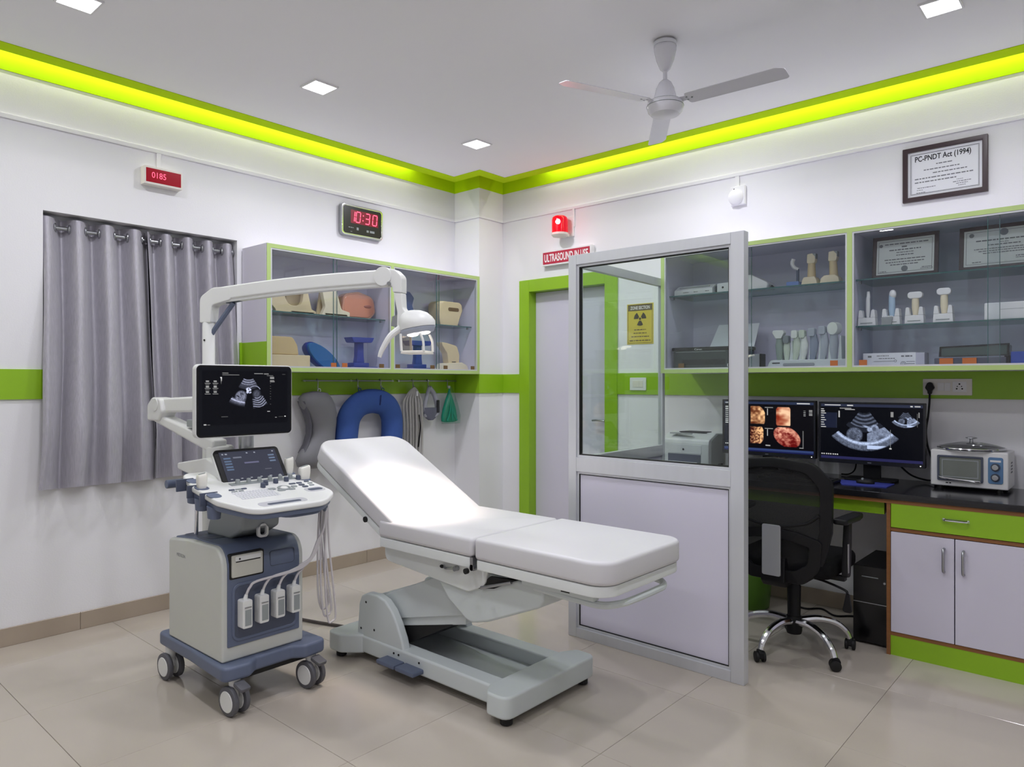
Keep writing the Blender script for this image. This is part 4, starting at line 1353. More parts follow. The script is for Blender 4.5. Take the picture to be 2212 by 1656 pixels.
part('foot_block', MB().box(.10, .205, -1.74, -1.55, ZS, ZS + .02), M['cream'], t2, bevel=0.004)

t = thing('basin', 'glossy peach coloured kidney basin standing on edge on the upper shelf', 'basin', (.12, -1.42, ZS))
rings = []
for (x_, k) in ((.045, .86), (.075, .97), (.115, 1.0), (.155, .98)):
    out = fillet([(-1.565, ZS + .06, .05), (-1.53, ZS, .04), (-1.32, ZS, .05), (-1.265, ZS + .05, .05), (-1.285, ZS + .165, .06), (-1.42, ZS + .20, .08), (-1.55, ZS + .175, .06)], 5)
    cy, cz = -1.42, ZS + .095
    rings.append([(x_, cy + (a - cy) * k, max(ZS, cz + (b - cz) * k) if k == 1 else cz + (b - cz) * k) for a, b in out])
part('shell', MB().loft(rings), M['peach'], t, angle=50)
part('dished_face', MB().loft([[(.1555, cy + (a - cy) * .90, cz + (b - cz) * .86) for a, b in out], [(.158, cy + (a - cy) * .88, cz + (b - cz) * .84) for a, b in out]]), mat('peach_inner', (214, 140, 110), 0.2), t)
part('dish_shade', MB().ell((.1585, -1.34, ZS + .095), .004, .035, .012, 14, 8), mat('peach_shadow', (160, 92, 72), 0.5), t)  # darker peach patch paints the shade in the dish

solo('foam_box', MB().box(.09, .235, -2.165, -1.875, ZA, ZA + .095), M['cream'], 'beige foam box on the cabinet floor, under the rolled pad', 'box', loc=(.16, -2.02, ZA), bevel=0.005)
solo('foam_wedge', MB().prism(fillet([(-2.20, ZA + .096, 0), (-1.955, ZA + .096, .0), (-1.965, ZA + .16, .03), (-2.0, ZA + .215, .04), (-2.20, ZA + .215, .02)], 6), 'yz', .09, .225), mat('tan_foam', (212, 186, 138), 0.6, var=0.05, stretch=(1, 1, 14)), 'tan foam pad with a curved side on top of the beige box', 'foam pad', loc=(.16, -2.08, ZA + .096), bevel=0.008)
t = thing('knee_pad', 'blue oval pad leaning on edge beside the beige box', 'foam pad', (.13, -1.75, ZA))
def oval(x_, k):
    pts = []
    for i in range(32):
        a = 2 * math.pi * i / 32
        py, pz = .155 * math.cos(a), .058 * math.sin(a)
        c, s = math.cos(R(-36)), math.sin(R(-36))
        pts.append((x_, -1.745 + k * (py * c - pz * s), max(ZA + .002, ZA + .083 + k * (py * s + pz * c))))
    return pts
part('pad_face', MB().loft([oval(.19, 1.0), oval(.215, .98)]), M['skyblue'], t, bevel=0.004)
part('pad_rim', MB().loft([oval(.11, .9), oval(.16, 1.04), oval(.192, 1.05)]), M['royal'], t)

def tstand(yc_, label, w=.10, x_=.17):
    t = thing('pedestal_stand', label, 'stand', (x_, yc_, ZA), group='royal blue pedestal stands in the left cabinet')
    part('base_plate', MB().box(x_ - .07, x_ + .06, yc_ - .115, yc_ + .125, ZA, ZA + .026), M['royal'], t, bevel=0.004)
    part('base_step', MB().box(x_ - .04, x_ + .04, yc_ - .075, yc_ + .06, ZA + .026, ZA + .055), M['royal'], t, bevel=0.004)
    part('column', MB().prism(fillet([(yc_ - .04, ZA + .055, 0), (yc_ + .032, ZA + .055, 0), (yc_ + .026, ZA + .10, .01), (yc_ + .024, ZA + .205, 0), (yc_ - .03, ZA + .205, 0), (yc_ - .032, ZA + .10, .01)], 3), 'yz', x_ - .022, x_ + .022), M['royal'], t, bevel=0.004)
    part('top_plate', MB().prism(fillet([(yc_ - w, ZA + .238, 0), (yc_ - w + .02, ZA + .200, .02), (yc_ + w - .02, ZA + .203, .02), (yc_ + w, ZA + .240, 0)], 4), 'yz', x_ - .05, x_ + .05), M['royal'], t, bevel=0.004)
tstand(-1.425, 'royal blue T shaped stand in the left half of the wall cabinet')
tstand(-0.865, 'royal blue T shaped stand below the lamp head in the wall cabinet', w=.112)
solo('blue_paddle', MB().prism(fillet([(-1.02, ZS, 0), (-0.90, ZS, .02), (-0.875, ZS + .07, .02), (-0.905, ZS + .14, .03), (-0.885, ZS + .20, .02), (-0.93, ZS + .245, .03), (-1.03, ZS + .245, .03)], 5), 'yz', .13, .155), mat('slate_blue_board', (46, 72, 128), 0.5), 'slate blue wavy edged board standing behind the lamp arm', 'board', loc=(.14, -.95, ZS), bevel=0.005)
t = thing('dispenser', 'beige box with a hand slot on the right end of the upper shelf', 'dispenser', (.13, -.53, ZS))
rings = []
for (z_, a, b) in ((ZS, -.645, -.455), (ZS + .06, -.662, -.430), (ZS + .13, -.675, -.398), (ZS + .175, -.672, -.405), (ZS + .195, -.645, -.43)):
    rings.append([(.08, a, z_), (.20, a, z_), (.215, a + .03, z_), (.215, b - .02, z_), (.20, b, z_), (.08, b, z_)])
part('shell', MB().loft(rings), M['cream'], t, bevel=0.006)
part('hand_slot', MB().prism(rrect(-.575, -.455, ZS + .118, ZS + .148, .014), 'yz', .214, .2165), M['brown'], t)
t = thing('curved_stand', 'cream curved stand on a domed foot in the right corner of the cabinet', 'stand', (.16, -.50, ZA))
part('foot', MB().prism(fillet([(-.645, ZA, 0), (-.335, ZA, 0), (-.36, ZA + .055, .04), (-.42, ZA + .078, .03), (-.60, ZA + .070, .03)], 5), 'yz', .11, .22), M['ivory'], t, bevel=0.006)
part('blade', MB().prism(fillet([(-.555, ZA + .07, 0), (-.435, ZA + .075, 0), (-.43, ZA + .14, .05), (-.46, ZA + .215, .04), (-.57, ZA + .235, .03), (-.63, ZA + .24, .0), (-.625, ZA + .215, .02), (-.57, ZA + .15, .04)], 5), 'yz', .13, .20), M['cream'], t, bevel=0.006)
part('vent', MB().box(.2, .2015, -.52, -.475, ZA + .078, ZA + .084), M['ink'], t)

# ---------------------------------------------------------------- things in the right cabinet
ZB, ZU, ZL = DZ0 + .018, 1.950, 1.692
t = thing('label_printer', 'small white printer bar on the upper shelf behind the partition glass', 'printer', (2.27, -.28, ZU))
part('shell', MB().prism(fillet([(-.335, ZU, 0), (-.22, ZU, 0), (-.22, ZU + .062, .01), (-.28, ZU + .066, .02), (-.335, ZU + .035, .01)], 4), 'yz', 2.135, 2.405), M['white'], t, bevel=0.004)
part('slot', MB().box(2.165, 2.375, -.318, -.300, ZU + .046, ZU + .054), M['greyplast'], t)
part('end_knob', MB().cyl((2.405, -.28, ZU + .03), (2.418, -.28, ZU + .03), .022, n=14), M['slatedk'], t)
strokes_mb = strokes(MB(), [(-.05, 0, .04, .004), (.02, 0, .03, .004), (.10, 0, .03, .004)], plane_M((2.27, -.3355, ZU + .018), (1, 0, 0), (0, 0, 1)), 3)
part('lettering', strokes_mb, M['ink'], t)
t = thing('scanner', 'white low scanner with rounded end behind the partition post', 'scanner', (2.58, -.28, ZU))
part('shell', MB().prism(fillet([(2.435, ZU, 0), (2.755, ZU, 0), (2.762, ZU + .035, .02), (2.66, ZU + .092, .04), (2.55, ZU + .10, .03), (2.52, ZU + .06, .02), (2.435, ZU + .058, .01)], 5), 'xz', -.335, -.20), M['white'], t, bevel=0.005)
part('lens_button', MB().cyl((2.475, -.336, ZU + .03), (2.475, -.333, ZU + .03), .007, n=12), M['ink'], t)
part('end_cap', MB().cyl((2.765, -.28, ZU + .01), (2.773, -.28, ZU + .018), .010, n=10), M['ink'], t)
# specimen stands
t = thing('probe_stand', 'small blue stand with a white curved probe head on the upper shelf', 'stand', (2.91, -.29, ZU))
part('foot', MB().box(2.868, 2.942, -.325, -.255, ZU, ZU + .028), mat('powder_blue', (120, 146, 206), 0.45), t, bevel=0.006)
part('stem', MB().box(2.918, 2.932, -.297, -.283, ZU + .028, ZU + .105), M['slate'], t, bevel=0.002)
part('head', MB().tube([(2.93, -.29, ZU + .10), (2.905, -.29, ZU + .115), (2.893, -.29, ZU + .14), (2.90, -.29, ZU + .165)], [.010, .012], n=10), M['white'], t)
def bust(x0, x1, xt, lean, label):
    t = thing('probe_model', label, 'probe model', ((x0 + x1) / 2, -.29, ZU), group='cream probe models on the upper shelf')
    xm = (x0 + x1) / 2
    part('foot', MB().prism(fillet([(x0, ZU, 0), (x1, ZU, 0), (x1 - .006, ZU + .03, .02), (xm + .03, ZU + .046, .01), (xm - .03, ZU + .046, .01), (x0 + .006, ZU + .03, .02)], 4), 'xz', -.33, -.25), M['ivory'], t, bevel=0.005)
    part('neck', MB().tube([(xt + lean * .2, -.29, ZU + .04), (xt + lean * .1, -.29, ZU + .09), (xt, -.29, ZU + .13)], [.024, .020], n=14), M['cream'], t)
    part('head', MB().prism(fillet([(xt - .022, ZU + .125, .012), (xt + .024, ZU + .125, .012), (xt + .03, ZU + .165, .012), (xt + .010, ZU + .185, .010), (xt - .02, ZU + .182, .010)], 4), 'xz', -.312, -.27), M['ivory'], t, bevel=0.006)
    part('head_cap', MB().box(xt + .008, xt + .03, -.311, -.272, ZU + .150, ZU + .182), M['greyplast'], t, bevel=0.004)
bust(2.957, 3.048, 3.005, .0, 'cream probe model beside the small blue stand')
bust(3.062, 3.172, 3.125, .02, 'cream probe model nearest the cabinet divider')

# inkjet printer with paper
t = thing('inkjet_printer', 'black inkjet printer with a sheet standing in its feeder inside the cabinet', 'printer', (2.33, -.27, ZB))
part('body', MB().prism(rrect(2.135, 2.60, ZB, ZB + .128, .008), 'xz', -.350, -.14), mat('charcoal_plastic', (52, 60, 62), 0.35, var=0.05), t, bevel=0.006)
part('lid', MB().box(2.125, 2.605, -.352, -.13, ZB + .128, ZB + .150), M['black'], t, bevel=0.005)
part('lid_line', MB().box(2.155, 2.50, -.3535, -.351, ZB + .118, ZB + .121), M['steel'], t)
part('output_slot', MB().box(2.20, 2.50, -.3515, -.345, ZB + .035, ZB + .070), M['gasket'], t)
part('paper_feeder', MB().add([(2.33, -.22, ZB + .15), (2.63, -.22, ZB + .15), (2.63, -.135, ZB + .30), (2.355, -.135, ZB + .30), (2.33, -.214, ZB + .152), (2.63, -.214, ZB + .152), (2.63, -.129, ZB + .302), (2.355, -.129, ZB + .302)],
                              [(0, 1, 2, 3), (7, 6, 5, 4), (0, 4, 5, 1), (1, 5, 6, 2), (2, 6, 7, 3), (3, 7, 4, 0)]), M['paper'], t)
part('badge', MB().ring(rrect(2.512, 2.530, ZB + .022, ZB + .040, .002), rrect(2.516, 2.526, ZB + .026, ZB + .036, .001), 'xz', -.3515, -.349), M['white'], t)
text_part('Canon', 0.018, (2.315, -.3530, ZB + .136), (1, 0, 0), (0, 0, 1), M['white'], t, width=0.05)
t = thing('card_reader', 'small grey box with a black band on the cabinet floor near the post', 'box', (2.675, -.30, ZB))
part('shell', MB().prism(rrect(2.645, 2.718, ZB, ZB + .095, .012), 'xz', -.335, -.27), M['greyplast'], t, bevel=0.004)
part('band', MB().prism(rrect(2.712, 2.722, ZB, ZB + .097, .004), 'xz', -.337, -.268), M['black'], t)

# seven-probe rack, probes are things of their own
t = thing('probe_rack', 'pale grey rack holding a row of seven ultrasound probes', 'rack', (2.98, -.28, ZB))
part('tray', MB().prism(fillet([(2.762, ZB, 0), (3.232, ZB, 0), (3.232, ZB + .055, .01), (2.785, ZB + .055, .03)], 4), 'xz', -.360, -.22), M['rackgrey'] if 'rackgrey' in M else M.setdefault('rackgrey', mat('pale_rack_grey', (206, 214, 214), 0.45)), t, bevel=0.005)
part('handle_bar', MB().prism(rrect(2.865, 3.045, ZB + .018, ZB + .036, .008), 'xz', -.3675, -.359), M['greyplast'], t, bevel=0.003)
part('name_plate', MB().box(2.80, 2.845, -.3615, -.360, ZB + .034, ZB + .040), M['ink'], t)
for k in range(8):
    xx = 2.842 + k * .0545 - (.012 if k == 0 else 0)
    part('fin', MB().prism(fillet([(xx - .006, ZB + .05, 0), (xx + .016, ZB + .05, 0), (xx + .012, ZB + .165 + .004 * k, .004), (xx + .004, ZB + .165 + .004 * k, .004)], 3), 'xz', -.33, -.25), M['rackgrey'], t, bevel=0.002)
def rack_probe(x, hgt, w, mm, capm, style, label):
    t = thing('ultrasound_probe', label, 'ultrasound probe', (x, -.30, ZB + .056), group='probes in the seven-probe rack')
    z0 = ZB + .056
    rings = []
    for (f, k) in ((0, .62), (.25, .85), (.55, 1.0), (.75, .82), (.85, .80)):
        zz = z0 + f * hgt
        sh = .012 * math.sin(f * 3.0) if style == 'bent' else 0
        rings.append([(x + sh + w * 1.22 * k * math.cos(2 * math.pi * i / 14), -.325 + .016 * k * math.sin(2 * math.pi * i / 14), zz) for i in range(14)])
    part('handle', MB().loft(rings), mm, t, angle=60)
    zt = z0 + hgt * .82
    if style == 'flat':
        part('head', MB().prism(fillet([(x - w * .8, zt, 0), (x + w * .8, zt, 0), (x + w * 1.7, zt + .034, .008), (x + w * 1.5, zt + .05, .012), (x - w * 1.7, zt + .05, .012), (x - w * 1.9, zt + .034, .008)], 4), 'xz', -.345, -.305), capm, t, bevel=0.004)
    elif style == 'round':
        part('head', MB().cyl((x - .004, -.345, zt + .03), (x + .012, -.305, zt + .03), .036, n=24), capm, t, bevel=0.004)
    else:
        part('head', MB().prism(rrect(x - w * .95, x + w * .95, zt - .006, zt + .042, .010), 'xz', -.347, -.305), capm, t, bevel=0.005)
pg = mat('probe_grey', (168, 176, 186), 0.4); ps = mat('probe_sage', (196, 208, 192), 0.4); pd = mat('probe_blue_grey', (136, 146, 164), 0.4); pw = mat('probe_pale', (220, 226, 220), 0.4)
rack_probe(2.830, .155, .020, mat('probe_green_grey', (140, 156, 148), 0.4), pw, 'flat', 'grey green probe with a wide white T head, leftmost in the rack')
rack_probe(2.874, .125, .017, ps, mat('probe_shadow', (120, 130, 132), 0.4), 'block', 'short sage probe second from the left in the rack')
rack_probe(2.922, .160, .019, ps, pw, 'bent', 'sage probe with a white tip, third from the left in the rack')
rack_probe(2.966, .160, .018, pw, ps, 'bent', 'pale slim probe in the middle of the rack')
rack_probe(3.020, .170, .021, pd, pg, 'bent', 'blue grey probe with a square head, third from the right in the rack')
rack_probe(3.078, .180, .020, pg, pg, 'bent', 'grey probe with a tilted square head, second from the right in the rack')
rack_probe(3.140, .175, .021, pg, pw, 'round', 'tall grey probe with a round flat head, rightmost in the rack')

# framed certificates leaning on the upper shelf
def certificate(x0, x1, z0, z1, y, lean, rows, crest, label, seed):
    t = thing('framed_certificate', label, 'certificate', ((x0 + x1) / 2, y, z0), group='certificates on the cabinet shelf')
    def ln(v):
        return (v.x, v.y + (v.z - z0) * lean, v.z)
    w = .020
    part('frame', MB().ring([(x0, z0), (x1, z0), (x1, z1), (x0, z1)], [(x0 + w, z0 + w), (x1 - w, z0 + w), (x1 - w, z1 - w), (x0 + w, z1 - w)], 'xz', y - .008, y + .008), M['frame'], t, bevel=0.002, post=ln)
    sheet = part('sheet', MB().box(x0 + w - .002, x1 - w + .002, y - .003, y + .003, z0 + w - .002, z1 - w + .002), M['certpaper'], t, post=ln)
    part('border_line', MB().ring([(x0 + .030, z0 + .030), (x1 - .030, z0 + .030), (x1 - .030, z1 - .030), (x0 + .030, z1 - .030)], [(x0 + .0315, z0 + .0315), (x1 - .0315, z0 + .0315), (x1 - .0315, z1 - .0315), (x0 + .0315, z1 - .0315)], 'xz', y - .0042, y - .003), M['inkgrey'], sheet, post=ln)
    cx = (x0 + x1) / 2
    hh = z1 - z0
    mb = MB()
    strokes(mb, [(cx + a * (x1 - x0), z0 + b * hh, c * (x1 - x0), d) for (a, b, c, d) in rows], plane_M((0, y - .0040, 0), (1, 0, 0), (0, 0, 1)), seed)
    part('printed_lines', mb, M['inkgrey'], sheet, post=ln, recalc=False)
    mb = MB()
    for (a, b, r_) in crest:
        mb.cyl((cx + a * (x1 - x0), y - .0043, z0 + b * hh), (cx + a * (x1 - x0), y - .003, z0 + b * hh), r_, n=16)
    part('crest', mb, mat('crest_ink', (128, 134, 140), 0.6), sheet, post=ln)
M['certpaper'] = mat('certificate_paper', (222, 228, 226), 0.5, var=0.02)
certificate(3.335, 3.655, ZU, 2.182, -.30, .12, [(.02, .80, .66, .006), (0, .72, .10, .008), (0, .655, .48, .006), (0, .59, .26, .004), (0, .53, .26, .005), (0, .43, .62, .005), (0, .365, .58, .005), (0, .305, .44, .005), (-.33, .16, .10, .004), (.33, .20, .14, .004), (-.33, .13, .14, .003), (.33, .165, .18, .003)], [(-.37, .78, .009), (0, .20, .016)], 'framed certificate with a round stamp, left on the upper shelf', 5)
certificate(3.748, 4.13, ZU, 2.176, -.30, .12, [(.0, .66, .62, .006), (0, .60, .10, .003), (0, .55, .36, .005), (0, .47, .66, .004), (0, .42, .56, .004), (0, .37, .46, .004), (.24, .26, .22, .004), (.24, .22, .22, .003), (-.30, .18, .10, .004)], [(-.36, .80, .011), (0, .82, .018)], 'framed certificate with a dark crest, right on the upper shelf', 6)

# cradles with single probes
def cradle(x, label):
    t = thing('probe_cradle', label, 'cradle', (x, -.31, ZL), group='white cradles on the lower cabinet shelf')
    part('body', MB().prism([(x - .046, ZL), (x + .046, ZL), (x + .0435, ZL + .045), (x - .0435, ZL + .045)], 'xz', -.345, -.29), M['white'], t, bevel=0.003)
    for s_ in (-1, 1):
        part('arm', MB().prism(fillet([(x + s_ * .018, ZL + .045, 0), (x + s_ * .0435, ZL + .045, 0), (x + s_ * .040, ZL + .088, .010), (x + s_ * .024, ZL + .088, .010)], 4), 'xz', -.345, -.29), M['white'], t, bevel=0.003)
    part('label_line', MB().box(x - .032, x + .030, -.3462, -.345, ZL + .012, ZL + .017), M['greyplast'], t)
def cradle_probe(x, hgt, w, hm, headm, head, label):
    t = thing('ultrasound_probe', label, 'ultrasound probe', (x, -.325, ZL + .046), group='probes in white cradles')
    z0 = ZL + .047
    rings = [[(x + w * k * math.cos(2 * math.pi * i / 16), -.322 + .014 * k * math.sin(2 * math.pi * i / 16), z0 + f * hgt) for i in range(16)] for (f, k) in ((0, .7), (.3, 1), (.7, 1), (.9, .9))]
    part('handle', MB().loft(rings), hm, t, angle=60)
    zt = z0 + hgt * .86
    if head == 'slim':
        part('head', MB().lathe([(w * .95, 0), (w * .8, .02), (w * .75, .036)], (x + .002, -.322, zt), 14), headm, t)
    elif head == 'bulb':
        part('head', MB().ell((x + .004, -.322, zt + .006), w * 1.1, .016, .026, 16, 10), headm, t)
    else:
        part('head', MB().prism(rrect(x - head, x + head, zt - .006, zt + .030, .016), 'xz', -.338, -.306), headm, t, bevel=0.005)
for (x, lab) in ((3.318, 'white cradle with the slim probe, leftmost on the lower shelf'), (3.438, 'white cradle with the blue probe on the lower shelf'), (3.551, 'white cradle third from the left on the lower shelf'), (3.684, 'white cradle rightmost, nearest the tissue box')):
    cradle(x, lab)
cradle_probe(3.320, .125, .011, M['white'], M['white'], 'slim', 'slim white probe in the leftmost cradle')
cradle_probe(3.440, .130, .0165, mat('probe_sky', (176, 202, 226), 0.4), M['white'], 'bulb', 'pale blue probe with a white bulb tip in its cradle')
cradle_probe(3.553, .108, .0175, M['ivory'], M['white'], .036, 'ivory probe with a wide oval head in the third cradle')
cradle_probe(3.686, .118, .0175, M['ivory'], M['white'], .033, 'ivory probe with a rounded head in the rightmost cradle')
t = thing('pill_basket', 'small grey basket in front of the blue probe cradle', 'basket', (3.425, -.352, ZL))
part('basket', MB().loft([[(3.40 - k * .006, -.358, z), (3.445 + k * .006, -.358, z), (3.445 + k * .006, -.348, z), (3.40 - k * .006, -.348, z)] for k, z in ((0, ZL), (1, ZL + .040))]), M['greyplast'], t)
mb = MB()
for i in range(6):
    mb.ell((3.402 + i * .009, -.353, ZL + .044), .0045, .0045, .005, 8, 6)
part('beads', mb, M['white'], t)
t = thing('tissue_box', 'white tissue box with a dark oval opening on the lower shelf', 'tissue box', (3.98, -.28, ZL))
part('box', MB().box(3.862, 4.13, -.335, -.20, ZL, ZL + .086), M['white'], t, bevel=0.006)
part('opening', MB().prism([(3.995 + .075 * math.cos(2 * math.pi * i / 24), -.268 + .035 * math.sin(2 * math.pi * i / 24)) for i in range(24)], 'xy', ZL + .0858, ZL + .088), M['ink'], t)
part('seam', MB().box(3.93, 4.13, -.3356, -.334, ZL + .050, ZL + .0515), M['greyplast'], t)
# carton with printed lines
t = thing('carton', 'flat white medical carton with fine print on the cabinet floor', 'carton', (3.42, -.29, ZB))
part('box', MB().box(3.300, 3.560, -.345, -.24, ZB, ZB + .082), M['paper'], t, bevel=0.002)
part('end_flap', MB().box(3.560, 3.600, -.3449, -.24, ZB, ZB + .080), mat('carton_shade', (190, 190, 206), 0.6), t)
mb = strokes(MB(), [(-.09, .027, .03, .010), (-.03, .030, .06, .004), (-.01, .016, .08, .004), (.08, .027, .04, .008), (.112, .027, .018, .007)], plane_M((3.43, -.3458, ZB + .036), (1, 0, 0), (0, 0, 1)), 8)
mb.box(3.355, 3.455, -.3462, -.345, ZB + .036, ZB + .038)
mb.torus((3.50, -.3458, ZB + .022), (0, 1, 0), .012, .0012, 20, 4)
mb.torus((3.50, -.3458, ZB + .022), (0, 1, 0), .006, .0010, 16, 4)
mb.torus((3.462, -.3458, ZB + .038), (0, 1, 0), .006, .0010, 16, 4)
mb.box(3.515, 3.555, -.3462, -.345, ZB + .021, ZB + .024)
mb.box(3.515, 3.555, -.3462, -.345, ZB + .033, ZB + .035)
part('printed_lines', mb, M['inkgrey'], t)
t = thing('instrument_case', 'dark instrument case with a smoky open lid on the cabinet floor', 'case', (3.81, -.28, ZB))
part('base', MB().box(3.645, 3.955, -.345, -.20, ZB, ZB + .048), mat('case_slate', (70, 72, 90), 0.4), t, bevel=0.004)
part('base_step', MB().box(3.945, 3.965, -.32, -.20, ZB, ZB + .055), M['black'], t)
part('lid', MB().prism(fillet([(3.668, ZB + .056, 0), (3.962, ZB + .058, 0), (3.964, ZB + .112, .008), (3.672, ZB + .104, .004)], 3), 'xz', -.335, -.21), mat('smoky_green_lid', (66, 84, 80), 0.2, var=0.15), t, bevel=0.004)
part('lid_rim', MB().ring([(3.664, ZB + .054), (3.966, ZB + .056), (3.968, ZB + .116), (3.668, ZB + .107)], [(3.674, ZB + .058), (3.956, ZB + .060), (3.958, ZB + .108), (3.677, ZB + .100)], 'xz', -.338, -.333), M['black'], t)
solo('blue_box', MB().box(3.972, 4.13, -.335, -.22, ZB, ZB + .074), mat('cobalt_card', (38, 74, 170), 0.5), 'plain blue box beside the instrument case at the right edge', 'box', loc=(4.05, -.28, ZB), bevel=0.003)

# ================================================================ DESK
DT = 0.820
desk = thing('desk', 'long desk with black granite top, brown edging and a lime keyboard drawer', 'desk', (3.2, -.3, 0))
top = [(1.935, -.002), (1.935, -.372), (2.118, -.372), (2.152, -.625), (5.2, -.625), (5.2, -.002)]
part('desk_top', MB().prism(top, 'xy', DT - .032, DT), M['granite'], desk, bevel=0.003)
part('edge_strip', MB().box(2.125, 5.19, -.612, -.59, DT - .052, DT - .032), M['wood'], desk)
part('tray_fascia', MB().box(2.45, 3.462, -.565, -.548, .700, .763), M['limelam'], desk, label='lime keyboard drawer front', bevel=0.002)
part('tray', MB().box(2.45, 3.462, -.548, -.12, .705, .718), M['lilac'], desk)
part('end_support', MB().box(2.14, 2.158, -.60, -.012, 0, DT - .032), M['limelam'], desk)

bc = thing('base_cabinet', 'base cabinet with lime drawer and two white doors under the desk at right', 'cabinet', (4.2, -.3, 0))
BX0, BX1, BFY = 3.482, 5.15, -.606
mb = MB()
mb.box(BX0, BX0 + .018, BFY, -.012, 0, DT - .053).box(BX1 - .018, BX1, BFY, -.012, 0, DT - .053)
mb.box(BX0 + .018, BX1 - .018, BFY + .004, -.012, .100, .118).box(BX0 + .018, BX1 - .018, BFY + .004, -.012, .628, .645)
mb.box(BX0 + .018, BX1 - .018, BFY + .004, BFY + .03, .776, DT - .053)
part('carcass', mb, M['wood'], bc)
part('plinth', MB().box(BX0 + .004, BX1, BFY + .006, BFY + .024, 0.0, .100), M['limelam'], bc, label='lime plinth')
part('back_panel', MB().box(BX0 + .018, BX1 - .018, -.03, -.012, .118, .776), M['lilac'], bc)
for (x0, x1) in ((BX0 + .021, 4.315), (4.33, BX1 - .021)):
    dw = part('drawer', MB().box(x0, x1, BFY - .004, BFY + .014, .648, .774), M['limelam'], bc, bevel=0.002)
    xm = 3.786 if x0 < 4 else (x0 + x1) / 2
    mb = MB()
    mb.tube([(xm - .050, BFY - .004, .716), (xm - .047, BFY - .024, .716), (xm, BFY - .028, .716), (xm + .047, BFY - .024, .716), (xm + .050, BFY - .004, .716)], .0045, n=8, smooth=4)
    mb.box(xm - .056, xm + .056, BFY - .0055, BFY - .004, .710, .722)
    part('drawer_handle', mb, M['chrome'], dw)
for (x0, x1, hx) in ((BX0 + .021, 3.779, 3.737), (3.783, 4.09, 3.818), (4.094, 4.6, 4.55), (4.604, BX1 - .021, 4.65)):
    do = part('cabinet_door', MB().box(x0, x1, BFY - .004, BFY + .014, .121, .625), M['lilac'], bc, bevel=0.002)
    mb = MB()
    mb.tube([(hx, BFY - .004, .462), (hx, BFY - .026, .470), (hx, BFY - .028, .52), (hx, BFY - .026, .566), (hx, BFY - .004, .574)], .006, n=10, smooth=4)
    part('door_handle', mb, M['steel'], do)

# ================================================================ ON THE DESK
def desk_monitor(x0, x1, z0, z1, y, fn, label):
    t = thing('computer_monitor', label, 'monitor', ((x0 + x1) / 2, y, DT), group='desk monitors')
    xm = (x0 + x1) / 2
    part('housing', MB().box(x0, x1, y, y + .035, z0, z1), M['black'], t, bevel=0.004)
    part('bezel', MB().ring([(x0, z0), (x1, z0), (x1, z1), (x0, z1)], [(x0 + .010, z0 + .022), (x1 - .010, z0 + .022), (x1 - .010, z1 - .010), (x0 + .010, z1 - .010)], 'xz', y - .004, y + .004), mat('navy_black_bezel', (20, 22, 34), 0.35), t)
    part('stand_neck', MB().box(xm - .045, xm + .045, y + .036, y + .062, DT + .01, z0 + .12), M['black'], t, bevel=0.004)
    part('stand_base', MB().prism(rrect(xm - .13, xm + .13, y - .055, y + .11, .03), 'xy', DT, DT + .012), M['black'], t, bevel=0.003)
    part('power_led', MB().cyl((x1 - .022, y - .0048, z0 + .011), (x1 - .022, y - .004, z0 + .011), .003, n=10), M['lightled'], t)
    picture('screen', (xm, y - .0005, (z0 + z1) / 2 + .006), (1, 0, 0), (0, 0, 1), x1 - x0 - .020, z1 - z0 - .032, 230, 146, fn, M['screen'], t)
    part('logo', strokes(MB(), [(0, 0, .022, .005)], plane_M((xm, y - .0046, z0 + .011), (1, 0, 0), (0, 0, 1)), 2), M['inkgrey'], t)
    return t
M['lightled'] = mat('white_led', (255, 255, 255), 0.5, var=0, emit=(255, 255, 255), estr=1.5)

def rect_fn(img, X, Y):
    def rect(x0, x1, y0, y1, c):
        m = (X > x0) & (X < x1) & (Y > y0) & (Y < y1)
        img[m] = c
    return rect

